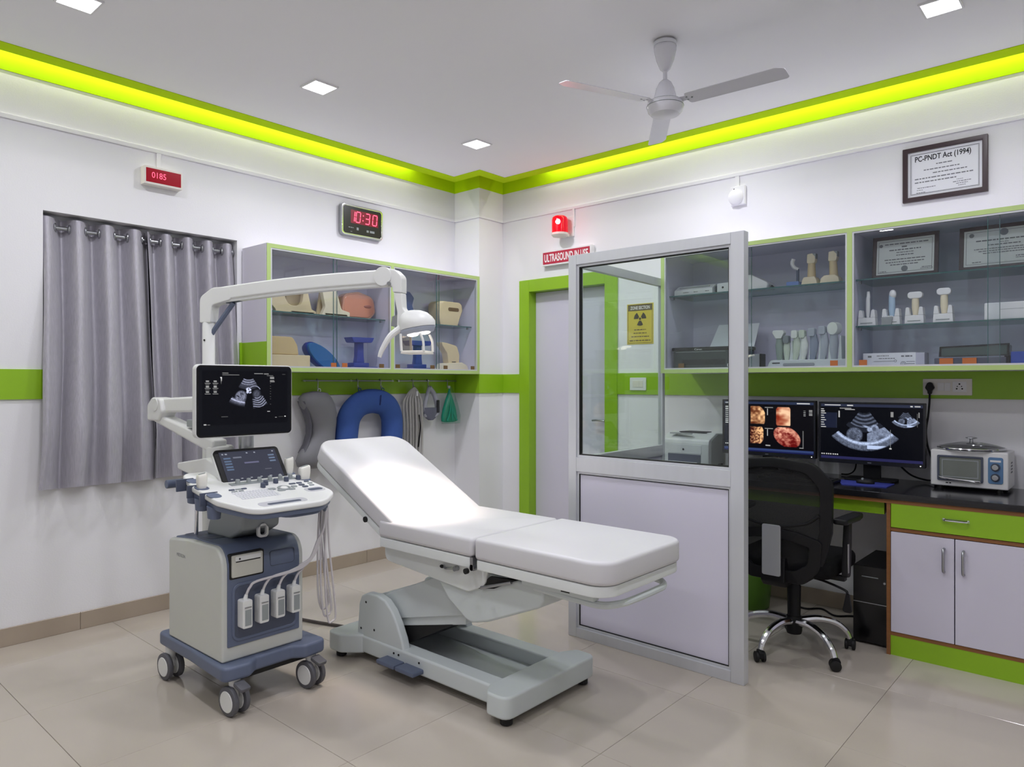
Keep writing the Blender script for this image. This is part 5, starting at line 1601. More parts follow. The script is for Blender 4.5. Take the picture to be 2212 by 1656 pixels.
def scan_b(U, V):
    # right monitor: one large sector, one small, menus
    X, Y = U * 1200, V * 690
    sp = 0.5 * vnoise(U.shape, (50, 80), 21) + 0.5 * vnoise(U.shape, (100, 160), 22)
    def sector(cx, cy, k, seed):
        x, y = (X - cx) / k, (Y - cy) / k
        r = np.hypot(x, y + 60)
        th = np.degrees(np.arctan2(x, y + 60))
        inside = (np.abs(th) < 35 + r * .02) & (r > 95) & (r < 520)
        g = np.where(r < 250, .26 + .16 * np.cos(r / 6.5), .0) * (np.abs(th) < 36) * (0.7 + .5 * sp)
        g = np.where((r >= 250) & (r < 300), .12, g)
        def add(mask, val):
            nonlocal g
            g = g * (1 - mask) + mask * val
        add(soft(ell_d(x, y, -105, 275, 85, 82), 20), .40 + .4 * (sp - .5))
        g = np.maximum(g, .75 * soft(np.abs(ell_d(x, y, -105, 275, 84, 80)), 14) * (y < 260))
        add(soft(ell_d(x, y, -120, 290, 44, 48), 16), .30 + .3 * (sp - .5))
        add(soft(ell_d(x, y, 110, 200, 42, 46), 10), .62 + .3 * (sp - .5))
        add(soft(ell_d(x, y, 104, 200, 20, 24), 10), .35)
        add(soft(ell_d(x, y, 55, 208, 26, 26), 10), .70 + .3 * (sp - .5))
        add(soft(ell_d(x, y, 20, 178, 34, 10, .3), 10), .70)
        low = (y > 250 - .45 * (x - 40)) & (x > 30) & (r < 500)
        g = np.where(low & inside, .50 + .35 * (sp - .4), g)
        add(soft(ell_d(x, y, 185, 320, 40, 44), 34) * (x > 0), .30)
        rim = (r > 405) & (r < 505)
        g = np.where(rim & inside, .38 + .5 * np.clip(1 - np.abs(r - 425) / 26, 0, 1) + .35 * (sp - .5), g)
        g = np.where(low & (np.abs(y - 400) < 18) & inside, .85, g)
        return np.where(inside, np.clip(g, 0, 1), 0) * np.clip((520 - r) / 30, 0, 1)
    g = np.maximum(sector(535, 75, 1.12, 1), sector(1010, 78, .44, 2))
    img = np.stack([g * .86, g * .93, g * 1.06], -1) + np.array([.025, .03, .055])
    rect = rect_fn(img, X, Y)
    rect(0, 1200, 0, 34, (.17, .19, .27))
    rect(50, 250, 12, 22, .85); rect(330, 400, 14, 24, .8); rect(1060, 1085, 10, 28, .8); rect(1110, 1170, 14, 24, .7)
    rect(5, 200, 110, 300, (.10, .12, .20))
    for k in range(9):
        rect(5, 40 + (k % 3) * 12, 62 + k * 28, 72 + k * 28, .80)
    rect(195, 202, 110, 300, (.2, .22, .3))
    rect(222, 236, 90, 170, .75); rect(240, 380, 50, 58, .6); rect(300, 420, 66, 74, .7)
    rect(836, 843, 300, 520, (.5, .52, .55)); rect(825, 850, 520, 534, .8); rect(840, 870, 90, 150, .55); rect(1150, 1162, 90, 150, .6); rect(1135, 1142, 100, 260, .4)
    rect(0, 1200, 655, 690, (.16, .16, .32))
    for k in range(8):
        rect(8 + k * 28, 24 + k * 28, 625, 640, .8)
    return img

def scan_a(U, V):
    # left monitor: four warm surface renderings
    X, Y = U * 1200, V * 690
    n1 = vnoise(U.shape, (26, 34), 31)
    n2 = vnoise(U.shape, (52, 70), 32)
    n3 = vnoise(U.shape, (14, 18), 33)
    img = np.zeros(U.shape + (3,)) + np.array([.035, .03, .05])
    def blob(d, dark, light, tex, wgt):
        m = soft(d, 8)[..., None]
        sh = np.clip(tex * 1.5 - .25 + wgt, 0, 1)[..., None]
        c = np.array(dark) * (1 - sh) + np.array(light) * sh
        img[:] = img * (1 - m) + c * m
    def cut(cx, cy, rx, ry, x0, x1, y0, y1, rot=0.0):
        return np.maximum(ell_d(X, Y, cx, cy, rx, ry, rot), np.maximum(np.maximum(x0 - X, X - x1), np.maximum(y0 - Y, Y - y1)))
    blob(cut(440, 215, 140, 165, 375, 570, 62, 305), (.36, .16, .08), (1.0, .80, .58), n1 * .8 + n2 * .2, .25 * (X - 430) / 100)
    blob(cut(430, 450, 130, 160, 370, 550, 345, 575), (.22, .06, .05), (1.0, .78, .55), n2 * .8 + .2 * n1, .40 * (X - 450) / 90)
    blob(cut(815, 200, 120, 165, 720, 905, 70, 320), (.55, .18, .10), (1.0, .82, .66), n3 * .7 + n1 * .3, .30 * (X - 800) / 100 + .1)
    blob(np.maximum(ell_d(X, Y, 860, 470, 185, 130, .5), np.maximum(340 - Y, Y - 600)), (.40, .05, .05), (1.0, .74, .62), n1 * .6 + n2 * .4, .25 * (430 - Y) / 100)
    rect = rect_fn(img, X, Y)
    rect(0, 1200, 0, 36, (.16, .20, .30)); rect(990, 1150, 14, 26, .8); rect(20, 70, 14, 24, .7)
    rect(0, 180, 60, 640, (.06, .08, .14))
    for k in range(9):
        rect(20, 60 + (k % 3) * 10, 70 + k * 28, 82 + k * 28, .8)
    for k in range(6):
        rect(20 + k * 26, 36 + k * 26, 590, 602, .8)
    for (x0, y0) in ((600, 92), (600, 375)):
        rect(x0 - 30, x0 + 80, y0 - 16, y0 - 8, .6); rect(x0, x0 + 12, y0, y0 + 90, .7)
    for k in range(4):
        rect(1070, 1100, 110 + k * 22, 118 + k * 22, .6); rect(1140, 1180, 100 + k * 22, 110 + k * 22, .7)
    rect(1060, 1072, 380, 600, .45); rect(1020, 1070, 600, 610, .6); rect(580, 640, 590, 600, .7)
    rect(0, 1200, 640, 668, (.20, .26, .44)); rect(0, 1200, 668, 690, (.10, .12, .30))
    return img
desk_monitor(2.412, 2.998, .922, 1.270, -.20, scan_a, 'black monitor with four orange scan renderings, behind the partition post')
desk_monitor(3.020, 3.576, .912, 1.266, -.205, scan_b, 'black monitor with a grey sector scan, left of the oven')

t = thing('keyboard', 'black keyboard on the desk behind the chair back', 'keyboard', (2.98, -.42, DT))
part('case', MB().prism(rrect(2.76, 3.19, -.49, -.355, .012), 'xy', DT, DT + .016), M['black'], t, bevel=0.004)
mb = MB()
for r_ in range(5):
    for c_ in range(18):
        mb.box(2.772 + c_ * .0228, 2.790 + c_ * .0228, -.482 + r_ * .0245, -.463 + r_ * .0245, DT + .016, DT + .021)
k_ = part('keys', mb, M['gasket'], t)
k_['kind'] = 'stuff'
solo('mouse_pad', MB().prism([(3.15, -.275), (3.225, -.470), (3.44, -.44), (3.44, -.265)], 'xy', DT, DT + .004), mat('blue_mouse_pad', (44, 54, 140), 0.7, var=0.05), 'blue mouse pad under the black mouse', 'mouse pad', loc=(3.32, -.33, DT))
t = thing('computer_mouse', 'black mouse on the blue pad', 'mouse', (3.315, -.355, DT + .004))
part('shell', MB().ell((3.315, -.355, DT + .010), .048, .030, .022, 20, 12), M['black'], t, post=lambda v: (v.x, v.y, max(v.z, DT + .004)))
part('scroll_wheel', MB().cyl((3.305, -.376, DT + .030), (3.305, -.366, DT + .030), .006, n=12), M['greyplast'], t)

# laser printer
t = thing('laser_printer', 'light grey laser printer with open paper tray behind the glass', 'printer', (2.16, -.16, DT))
LP = mat('printer_grey', (206, 212, 216), 0.4, var=0.015)
px0, px1, py0, py1 = 1.985, 2.335, -.245, -.018
prof = fillet([(py0, DT + .012, 0), (py1, DT + .012, 0), (py1, DT + .215, .02), (py0 + .12, DT + .222, .02), (py0 + .01, DT + .180, .03), (py0, DT + .15, .02)], 5)
part('body', MB().prism(prof, 'yz', px0, px1), LP, t, bevel=0.010, seg=2)
part('side_cheek', MB().prism(fillet([(py0 + .03, DT + .016, 0), (py1, DT + .016, 0), (py1, DT + .205, .02), (py0 + .13, DT + .212, .02), (py0 + .03, DT + .17, .02)], 4), 'yz', px1 - .004, px1 + .004), M['greyplast'], t)
part('output_well', MB().add([(2.07, -.145, DT + .2245), (2.27, -.145, DT + .2245), (2.255, -.035, DT + .2245), (2.09, -.035, DT + .2245), (2.07, -.145, DT + .220), (2.27, -.145, DT + .220), (2.255, -.035, DT + .220), (2.09, -.035, DT + .220)],
                               [(0, 1, 2, 3), (7, 6, 5, 4), (0, 4, 5, 1), (1, 5, 6, 2), (2, 6, 7, 3), (3, 7, 4, 0)]), M['ink'], t)
part('output_flap', MB().prism(fillet([(2.03, -.215, .01), (2.20, -.232, .02), (2.20, -.20, .01), (2.05, -.165, .02)], 4), 'xy', DT + .212, DT + .218), M['greyplast'], t)
part('front_door', MB().prism(rrect(px0 + .05, px1 - .05, DT + .085, DT + .145, .008), 'xz', py0 - .004, py0 + .01), LP, t, bevel=0.003)
part('badge', MB().cyl((2.155, py0 - .0055, DT + .112), (2.155, py0 - .003, DT + .112), .007, n=14), M['ink'], t)
part('tray_mouth', MB().box(px0 + .055, px1 - .055, py0 - .002, py0 + .02, DT + .022, DT + .080), M['slatedk'], t)
part('paper_tray', MB().box(px0 + .03, px1 - .05, py0 - .110, py0, DT + .004, DT + .022), LP, t, bevel=0.004)
part('paper_stack', MB().box(px0 + .06, px1 - .08, py0 - .10, py0, DT + .022, DT + .030), M['paper'], t)
part('paper_guide', MB().box(2.10, 2.15, py0 - .117, py0 - .085, DT + .012, DT + .036), M['greyplast'], t, bevel=0.004)
for (xx, yy) in ((2.0, -.22), (2.32, -.22), (2.0, -.04), (2.32, -.04)):
    part('foot', MB().box(xx - .012, xx + .012, yy - .012, yy + .012, DT, DT + .013), M['gasket'], t)

# white bench oven and the glass lid on it
t = thing('bench_oven', 'white bench oven with a blue control strip at the right end of the desk', 'oven', (3.785, -.13, DT))
ox0, ox1, oy0, oy1, oz0, oz1 = 3.612, 3.955, -.262, -.030, DT + .016, 1.026
part('shell', MB().box(ox0, ox1, oy0, oy1, oz0, oz1), M['white'], t, bevel=0.008, seg=3)
part('door_frame', MB().ring(rrect(ox0 + .032, ox1 - .106, oz0 + .030, oz1 - .028, .006), rrect(ox0 + .042, ox1 - .116, oz0 + .040, oz1 - .038, .004), 'xz', oy0 - .010, oy0 + .002), M['slatedk'], t, bevel=0.002)
part('door_window', MB().box(ox0 + .040, ox1 - .114, oy0 - .005, oy0 - .0005, oz0 + .038, oz1 - .036), mat('oven_window', (118, 124, 118), 0.12, var=0.1, scale=8), t)
part('window_liner', MB().ring(rrect(ox0 + .052, ox1 - .126, oz0 + .048, oz1 - .048, .004), rrect(ox0 + .058, ox1 - .132, oz0 + .054, oz1 - .054, .004), 'xz', oy0 - .0062, oy0 - .004), M['greyplast'], t)
part('door_handle', MB().tube([(ox0 + .046, oy0 - .008, oz0 + .052), (ox0 + .052, oy0 - .022, oz0 + .046), ((ox0 + ox1) / 2 - .04, oy0 - .026, oz0 + .040), (ox1 - .128, oy0 - .022, oz0 + .036), (ox1 - .122, oy0 - .008, oz0 + .036)], .0055, n=8, smooth=4), M['chrome'], t)
BL = mat('control_blue', (92, 132, 176), 0.4, var=0.02)
pn = part('control_panel', MB().prism(rrect(ox1 - .086, ox1 - .022, oz0 + .030, oz1 - .026, .010), 'xz', oy0 - .005, oy0 + .002), BL, t, bevel=0.002)
part('panel_label', MB().box(ox1 - .077, ox1 - .031, oy0 - .006, oy0 - .004, oz1 - .050, oz1 - .040), M['white'], pn)
for z_ in (oz1 - .076, oz0 + .062):
    part('dial_ring', MB().cyl((ox1 - .054, oy0 - .004, z_), (ox1 - .054, oy0 - .008, z_), .0205, n=24), M['slatedk'], pn)
    part('dial', MB().cyl((ox1 - .054, oy0 - .006, z_), (ox1 - .054, oy0 - .022, z_), .0165, .014, n=24), M['steel'], pn, bevel=0.002)
mb = MB()
for i in range(3):
    for j_ in range(4):
        mb.cyl((ox1 - .001, -.17 + i * .022, .92 + j_ * .016), (ox1 + .0012, -.17 + i * .022, .92 + j_ * .016), .0045, n=8)
part('vent_holes', mb, M['inkgrey'], t)
for (xx, yy) in ((ox0 + .04, oy0 + .03), (ox1 - .04, oy0 + .03), (ox0 + .04, oy1 - .03), (ox1 - .04, oy1 - .03)):
    part('foot', MB().cyl((xx, yy, DT), (xx, yy, oz0 + .002), .014, n=12), M['gasket'], t)
part('name_badge', strokes(MB(), [(0, 0, .03, .006)], plane_M((ox0 + .085, oy0 - .0008, oz0 + .018), (1, 0, 0), (0, 0, 1)), 4), M['ink'], t)
t = thing('glass_lid', 'steel rimmed glass pot lid lying on the white oven', 'lid', (3.78, -.15, oz1))
part('dome', MB().lathe([(.150, .010), (.148, .014), (.11, .026), (.06, .036), (.01, .040)], (3.78, -.15, oz1), 36), glass_mat('lid_glass', (206, 208, 208)), t)
part('rim', MB().torus((3.78, -.15, oz1 + .008), (0, 0, 1), .150, .007, 36, 8), M['chrome'], t)
part('knob_stem', MB().lathe([(.009, .038), (.008, .056)], (3.78, -.15, oz1), 14), M['steel'], t)
part('knob_cap', MB().lathe([(.010, .055), (.027, .060), (.026, .063), (.012, .066)], (3.78, -.15, oz1), 22), M['steel'], t)

# tower, dustbin, loose cables
t = thing('computer_tower', 'black computer tower on the floor beside the base cabinet', 'computer', (3.385, -.32, 0))
part('case', MB().box(3.302, 3.468, -.525, -.10, .012, .412), M['black'], t, bevel=0.004)
part('front_bezel', MB().box(3.302, 3.468, -.533, -.524, .012, .412), mat('gloss_black', (12, 12, 14), 0.2), t, bevel=0.003)
part('trim_line', MB().box(3.304, 3.466, -.5345, -.532, .218, .222), M['steel'], t)
part('drive_slot', MB().box(3.345, 3.425, -.5345, -.532, .355, .359), M['greyplast'], t)
part('power_button', MB().cyl((3.455, -.5345, .335), (3.455, -.532, .335), .006, n=12), M['steel'], t)
for (xx, yy) in ((3.32, -.50), (3.45, -.50), (3.32, -.13), (3.45, -.13)):
    part('foot', MB().box(xx - .012, xx + .012, yy - .02, yy + .02, 0, .013), M['gasket'], t)
t = thing('dustbin', 'dark green dustbin on the floor under the desk', 'dustbin', (2.64, -.30, 0))
gb = mat('bin_green', (84, 128, 36), 0.45, var=0.04)
part('bucket', MB().lathe([(.105, 0), (.112, .01), (.135, .30), (.130, .30), (.108, .015)], (2.64, -.30, 0), 32), gb, t)
part('rim', MB().torus((2.64, -.30, .30), (0, 0, 1), .134, .007, 32, 8), gb, t)
mb = MB()
mb.tube([(2.80, -.10, .006), (2.92, -.16, .006), (3.0, -.10, .006), (3.10, -.18, .006), (3.18, -.12, .006), (3.28, -.08, .006), (3.36, -.07, .06), (3.38, -.085, .18)], .006, n=8)
solo('floor_cable', mb, M['black'], 'black cable curling on the floor under the desk', 'cable', loc=(3.05, -.12, 0))
mb = MB()
mb.tube([(3.215, -.155, .95), (3.19, -.10, .87), (3.15, -.07, .835), (3.10, -.05, .828)], .004, n=8)
solo('monitor_cable', mb, M['black'], 'thin black cable dropping behind the right monitor', 'cable', loc=(3.16, -.1, DT))
mb = MB()
mb.tube([(3.42, -.14, .93), (3.48, -.09, .86), (3.55, -.07, .835), (3.60, -.10, .84), (3.60, -.05, .829)], .005, n=8)
solo('monitor_cable', mb, M['black'], 'black cable looping between right monitor and oven', 'cable', loc=(3.5, -.1, DT))

# ================================================================ OFFICE CHAIR
CX, CY = 3.105, -.85
ch = thing('office_chair', 'black mesh back office chair with chrome star base, seen from behind', 'chair', (CX, CY, 0))
for k in range(5):
    a = R(-31 + 72 * k)
    dx, dy = math.cos(a), math.sin(a)
    sp_ = part('base_spoke', MB().tube([(CX + dx * .03, CY + dy * .03, .150), (CX + dx * .12, CY + dy * .12, .158), (CX + dx * .21, CY + dy * .21, .138), (CX + dx * .265, CY + dy * .265, .095), (CX + dx * .285, CY + dy * .285, .058)], [.021, .015], n=10, smooth=6), M['chrome'], ch)
    cx_, cy_ = CX + dx * .290, CY + dy * .290
    Mc = Matrix.Translation((cx_, cy_, 0)) @ Matrix.Rotation(a + 1.0, 4, 'Z')
    ca_ = part('caster', MB().prism(fillet([(-.026, .018, .01), (.026, .018, .01), (.024, .05, .015), (.010, .062, .008), (-.014, .060, .008)], 4), 'xz', -.012, .012, Mc), M['black'], sp_, bevel=0.003)
    for s in (-1, 1):
        part('caster_wheel', MB().lathe([(.020, -.008), (.026, -.006), (.026, .006), (.020, .008)], (0, 0, 0), 18, Mc @ Matrix.Translation((0, s * .017, .026)) @ Matrix.Rotation(R(90), 4, 'X')), M['gasket'], sp_)
part('hub', MB().lathe([(.036, .085), (.040, .10), (.040, .165), (.036, .175)], (CX, CY, 0), 22), M['black'], ch)
part('gas_column', MB().lathe([(.032, .17), (.034, .33), (.026, .345), (.026, .40)], (CX, CY, 0), 22), M['black'], ch)
part('mechanism', MB().box(CX - .10, CX + .10, CY - .16, CY + .12, .385, .43), M['black'], ch, bevel=0.008)
mb = MB()
mb.tube([(CX + .05, CY - .06, .405), (CX + .16, CY - .07, .40), (CX + .27, CY - .08, .375), (CX + .285, CY - .085, .36)], .006, n=8, smooth=4)
part('tilt_lever', mb, M['black'], ch)
part('lever_paddle', MB().prism(fillet([(CX + .262, .27, .015), (CX + .310, .27, .015), (CX + .295, .36, .008), (CX + .280, .36, .008)], 4), 'xz', CY - .095, CY - .078), M['black'], ch, bevel=0.004)
part('seat', MB().prism(rrect(CX - .245, CX + .245, CY - .21, CY + .25, .07, 6), 'xy', .43, .515), M['blackfab'], ch, bevel=0.03, seg=4)
# backrest: curved shell frame, net and lumbar bridge
BKY = -1.075
def curve_back(v):
    x, y, z = v
    u = (x - (CX - .015)) / .27
    return (x, y + 0.055 * u * u - .03 * math.sin((z - .40) * 3.6) + .015, z)
bx = CX - .015
outer = fillet([(bx - .13, .395, .05), (bx + .13, .395, .05), (bx + .215, .46, .05), (bx + .262, .66, .06), (bx + .268, .90, .08), (bx + .19, .992, .10), (bx, 1.012, .0), (bx - .19, .992, .10), (bx - .268, .90, .08), (bx - .262, .66, .06), (bx - .215, .46, .05)], 5)
def shrink(pts, k, cx, cz, ky=None):
    ky = ky or k
    return [(cx + (a - cx) * k, cz + (b - cz) * ky) for a, b in pts]
inner = shrink(outer, .80, bx, .70, .84)
part('back_frame', MB().ring(outer, inner, 'xz', BKY - .016, BKY + .016), M['black'], ch, bevel=0.008, seg=2, post=curve_back)
net = [(a, b) for a, b in shrink(outer, .84, bx, .70, .87)]
n_ = MB()
gx, gz = 16, 20
zs_ = [.45 + (.985 - .45) * j_ / gz for j_ in range(gz + 1)]
def half_w(z):
    if z < .50:
        return .16 + (z - .45) * .8
    if z < .88:
        return .20 + (z - .50) * .07
    return .2266 * math.sqrt(max(0.0, 1 - ((z - .88) / .112) ** 2)) * .98 + .004
n_.grid(lambda s, q: (bx + half_w(zs_[min(gz, int(round(q * gz)))]) * (2 * s - 1), BKY + .004, zs_[min(gz, int(round(q * gz)))]), gx, gz)
part('back_net', n_, mesh_fabric_mat('black_net', (14, 14, 16), .86), ch, post=curve_back)
part('lower_shell', MB().ring(fillet([(bx - .13, .40, .05), (bx + .13, .40, .05), (bx + .21, .47, .05), (bx + .225, .62, .03), (bx + .12, .655, .05), (bx, .672, 0), (bx - .12, .655, .05), (bx - .225, .62, .03), (bx - .21, .47, .05)], 5),
                              shrink(fillet([(bx - .13, .40, .05), (bx + .13, .40, .05), (bx + .21, .47, .05), (bx + .225, .62, .03), (bx + .12, .655, .05), (bx, .672, 0), (bx - .12, .655, .05), (bx - .225, .62, .03), (bx - .21, .47, .05)], 5), .76, bx, .545, .58), 'xz', BKY - .030, BKY - .006), M['black'], ch, bevel=0.006, post=curve_back)
part('lumbar_arch', MB().tube([(bx - .215, BKY - .022, .745), (bx - .15, BKY - .022, .70), (bx, BKY - .022, .675), (bx + .15, BKY - .022, .70), (bx + .215, BKY - .022, .745)], .008, n=8), M['black'], ch, post=curve_back)
part('silver_plate', MB().prism(rrect(bx - .046, bx + .046, .432, .682, .010), 'xz', BKY - .046, BKY - .032), mat('satin_silver', (186, 188, 192), 0.35, metal=0.6, var=0.03), ch, bevel=0.004)
part('back_stem', MB().prism([(BKY - .03, .40), (BKY + .0, .37), (CY - .05, .385), (CY - .05, .425), (BKY + .05, .43), (BKY + .01, .52), (BKY - .02, .52)], 'yz', bx - .06, bx + .06), M['black'], ch, bevel=0.008)
for s in (-1, 1):
    ax = CX + s * .275
    am = part('armrest_post', MB().prism(fillet([(CY - .10, .44, .02), (CY - .04, .43, .02), (CY - .02, .60, .02), (CY - .02, .70, 0), (CY - .07, .70, 0), (CY - .085, .60, .02)], 4), 'yz', ax - .014, ax + .014), M['black'], ch, bevel=0.006)
    part('armrest_bracket', MB().box(min(ax, CX + s * .10), max(ax, CX + s * .10), CY - .09, CY - .05, .415, .44), M['black'], am, bevel=0.006)
    part('armrest_pad', MB().prism(fillet([(ax - .038, CY - .16, .02), (ax + .030, CY - .16, .02), (ax + .042, CY + .02, .03), (ax + .030, CY + .11, .02), (ax - .022, CY + .11, .02), (ax - .03, CY + .0, .03)], 5), 'xy', .70, .728), M['black'], am, bevel=0.009, seg=3)
    part('armrest_trim', MB().box(ax + s * .013, ax + s * .0165, CY - .09, CY - .075, .46, .60), M['steel'], am)

# ================================================================ CURTAINS AND ROD
rod_x, rod_z = -0.052, 2.236
t = thing('curtain_rod', 'steel curtain rod across the top of the window recess', 'curtain rod', (rod_x, (WY0 + WY1) / 2, rod_z))
part('rod', MB().cyl((rod_x, WY0 + .003, rod_z), (rod_x, WY1 - .003, rod_z), .0115, n=16), M['steel'], t)
for y_ in (WY0 + .012, WY1 - .012):
    part('end_bracket', MB().cyl((rod_x, y_ - .010, rod_z), (rod_x, y_ + .010, rod_z), .02, n=18), M['steel'], t)

def silver_cloth():
    m = bpy.data.materials.new('silver_satin')
    m.use_nodes = True
    nt = m.node_tree
    b = nt.nodes['Principled BSDF']
    tc = nt.nodes.new('ShaderNodeTexCoord')
    mp = nt.nodes.new('ShaderNodeMapping')
    mp.inputs['Scale'].default_value = (40, 40, 3)
    nz = nt.nodes.new('ShaderNodeTexNoise')
    nz.inputs['Scale'].default_value = 6
    nz.inputs['Detail'].default_value = 4
    mx = nt.nodes.new('ShaderNodeMix')
    mx.data_type = 'RGBA'
    mx.inputs[6].default_value = lin((150, 148, 158))
    mx.inputs[7].default_value = lin((196, 193, 204))
    nt.links.new(tc.outputs['Object'], mp.inputs[0])
    nt.links.new(mp.outputs[0], nz.inputs['Vector'])
    nt.links.new(nz.outputs['Fac'], mx.inputs[0])
    nt.links.new(mx.outputs[2], b.inputs['Base Color'])
    b.inputs['Roughness'].default_value = 0.42
    b.inputs['Metallic'].default_value = 0.25
    b.inputs['Sheen Weight'].default_value = 0.3
    return m
M['satin'] = silver_cloth()

def curtain(y0, y1, per, ph, hem, flare, label):
    t = thing('curtain', label, 'curtain', (0.0, (y0 + y1) / 2, hem), group='silver grey eyelet curtains')
    zt_ = 2.288
    rg = random.Random(int(per * 10))
    wob = [rg.uniform(-.5, .5) for _ in range(12)]
    def wave(s):
        a = 2 * math.pi * per * s + ph
        return math.sin(a) + .18 * math.sin(2 * a + .7)
    def pt(s, q):
        z = zt_ + (hem - zt_) * q
        f = min(1.0, q * 1.25)
        base = rod_x + (0.068 - rod_x) * f
        amp = .040 + .006 * q + .006 * wob[int(s * 11)] * q
        yy = y0 + (y1 - y0) * s
        yc2 = (y0 + y1) / 2
        yy = yc2 + (yy - yc2) * (1 + (.035 if q > .82 else .035 * q / .82) * q)
        yy -= flare * q * q * (1 - s)
        dy = .016 * q * math.sin(2 * math.pi * (per * 1.7) * s + 1.3) + .010 * math.sin(9 * q + s * 20) * q
        x = base + amp * wave(s)
        return (x, yy + dy * .6, z + .012 * wave(s) * q * .5)
    mb = MB()
    NU, NV = int(per * 26), 36
    mb.grid(lambda s, q: pt(s, q), NU, NV)
    n0 = len(mb.v)
    mb.add([(x - .0022, y, z) for (x, y, z) in list(mb.v)], [tuple(reversed(f)) for f in list(mb.f)])
    part('cloth', mb, M['satin'], t, recalc=False, angle=180)
    # eyelets where the cloth crosses the rod
    k = 0
    steps = 600
    prev = wave(0)
    for i in range(1, steps + 1):
        w = wave(i / steps)
        if (w > 0) != (prev > 0):
            p = pt(i / steps, (zt_ - rod_z) / (zt_ - hem))
            part('eyelet', MB().torus((rod_x, p[1], rod_z), (0.35, 1, 0), .0225, .0055, 22, 8), M['steel'], t)
            k += 1
        prev = w
curtain(WY0 + .002, -2.806, 3.75, 0.4, .806, .05, 'silver grey eyelet curtain, left half of the window')
curtain(-2.830, WY1 - .004, 4.25, 2.0, .812, 0.0, 'silver grey eyelet curtain, right half of the window')

# ================================================================ ON THE LEFT WALL
t = thing('led_sign', 'white box sign with a lit red display above the curtain', 'sign', (0, -2.77, 2.555))
part('box', MB().box(0.0, .058, -2.878, -2.655, 2.555, 2.662), M['warmwhite'], t, bevel=0.003)
M['redpanel'] = mat('red_panel', (104, 4, 20), 0.3, var=0.05, scale=6, emit=(190, 4, 34), estr=0.35, spec=0.15)
part('red_panel', MB().box(.0575, .0595, -2.868, -2.665, 2.568, 2.650), M['redpanel'], t)
text_part('0185', 0.05, (.0602, -2.795, 2.612), (0, 1, 0), (0, 0, 1), M['redled'], t, width=0.082)

t = thing('digital_clock', 'silver framed digital wall clock showing 10:30 in red', 'clock', (0, -1.295, 2.47))
ky0, ky1, kz0, kz1 = -1.488, -1.102, 2.474, 2.712
part('case', MB().prism(rrect(ky0, ky1, kz0, kz1, .032, 6), 'yz', .0, .034), M['steel'], t, bevel=0.006)
part('rim', MB().ring(rrect(ky0 + .004, ky1 - .004, kz0 + .004, kz1 - .004, .030, 6), rrect(ky0 + .018, ky1 - .018, kz0 + .018, kz1 - .018, .020, 6), 'yz', .03, .039), M['chrome'], t, bevel=0.002)
part('face', MB().prism(rrect(ky0 + .016, ky1 - .016, kz0 + .016, kz1 - .016, .020, 6), 'yz', .030, .0355), mat('clock_black', (32, 31, 30), 0.3, var=0.1), t)
SEG = {'a': ((0, 1), (1, 1)), 'b': ((1, 1), (1, .5)), 'c': ((1, .5), (1, 0)), 'd': ((0, 0), (1, 0)), 'e': ((0, .5), (0, 0)), 'f': ((0, 1), (0, .5)), 'g': ((0, .5), (1, .5))}
DIG = {'1': 'bc', '0': 'abcdef', '3': 'abgcd'}
M['redglow'] = mat('red_display_window', (96, 4, 26), 0.35, var=0.05, emit=(130, 0, 34), estr=0.5)
part('display_window', MB().box(.0352, .0362, -1.402, -1.148, 2.572, 2.672), M['redglow'], t)
for (ch_, yo) in (('1', -1.410), ('0', -1.358), ('3', -1.272), ('0', -1.204)):
    mb = MB()
    for s in DIG[ch_]:
        (a0, b0), (a1, b1) = SEG[s]
        H_, W_ = .078, .038
        def P_(a, b):
            return Vector((.0370, yo + a * W_ + b * .008, 2.584 + b * H_))
        p, q = P_(a0, b0), P_(a1, b1)
        d = (q - p)
        p, q = p + d * .07, q - d * .07
        d.normalize()
        nrm = Vector((1, 0, 0)).cross(d) * .0038
        mb.add([p - nrm, q - nrm, q + nrm, p + nrm], [(0, 1, 2, 3)])
    part('digit', mb, M['redled'], t, recalc=False)
part('colon', MB().cyl((.036, -1.292, 2.604), (.0372, -1.292, 2.604), .005, n=10).cyl((.036, -1.288, 2.642), (.0372, -1.288, 2.642), .005, n=10), M['redled'], t)
part('small_print', strokes(MB(), [(-.105, -.055, .045, .006), (-.045, -.058, .018, .020), (.08, -.063, .085, .016), (-.10, -.085, .02, .004)], plane_M((.0360, -1.295, 2.593), (0, 1, 0), (0, 0, 1)), 9), M['greyplast'], t)

# --- hook rails with the things that hang from them
rz, rx = 1.392, .045
def hook_rail(y0, y1, label):
    t = thing('hook_rail', label, 'hook rail', (0, (y0 + y1) / 2, rz), group='steel hook rails under the left cabinet')
    part('bar', MB().cyl((rx, y0, rz), (rx, y1, rz), .0055, n=12), M['steel'], t)
    for y_ in (y0 + .012, (y0 + y1) / 2, y1 - .012):
        part('bracket', MB().cyl((.012, y_, rz), (rx + .004, y_, rz), .008, n=12), M['chrome'], t)
    return t
hook_rail(-1.812, -1.005, 'long steel hook rail above the grey and blue cushions')
hook_rail(-.965, -.322, 'short steel hook rail above the masks near the corner')
def s_hook(y_, drop, label):
    mb = MB()
    mb.tube([(rx - .012, y_, rz - .004), (rx, y_, rz + .0125), (rx + .0125, y_, rz), (rx + .008, y_ + .004, rz - .02), (rx + .006, y_ + .004, rz - drop + .02), (rx + .012, y_, rz - drop), (rx + .024, y_ - .002, rz - drop + .004), (rx + .028, y_ - .002, rz - drop + .018)], .0035, n=8, smooth=5)
    return solo('s_hook', mb, M['steel'], label, 'hook', loc=(rx, y_, rz - drop), group='s hooks on the rails')
s_hook(-1.70, .07, 'S hook holding the grey bolster')
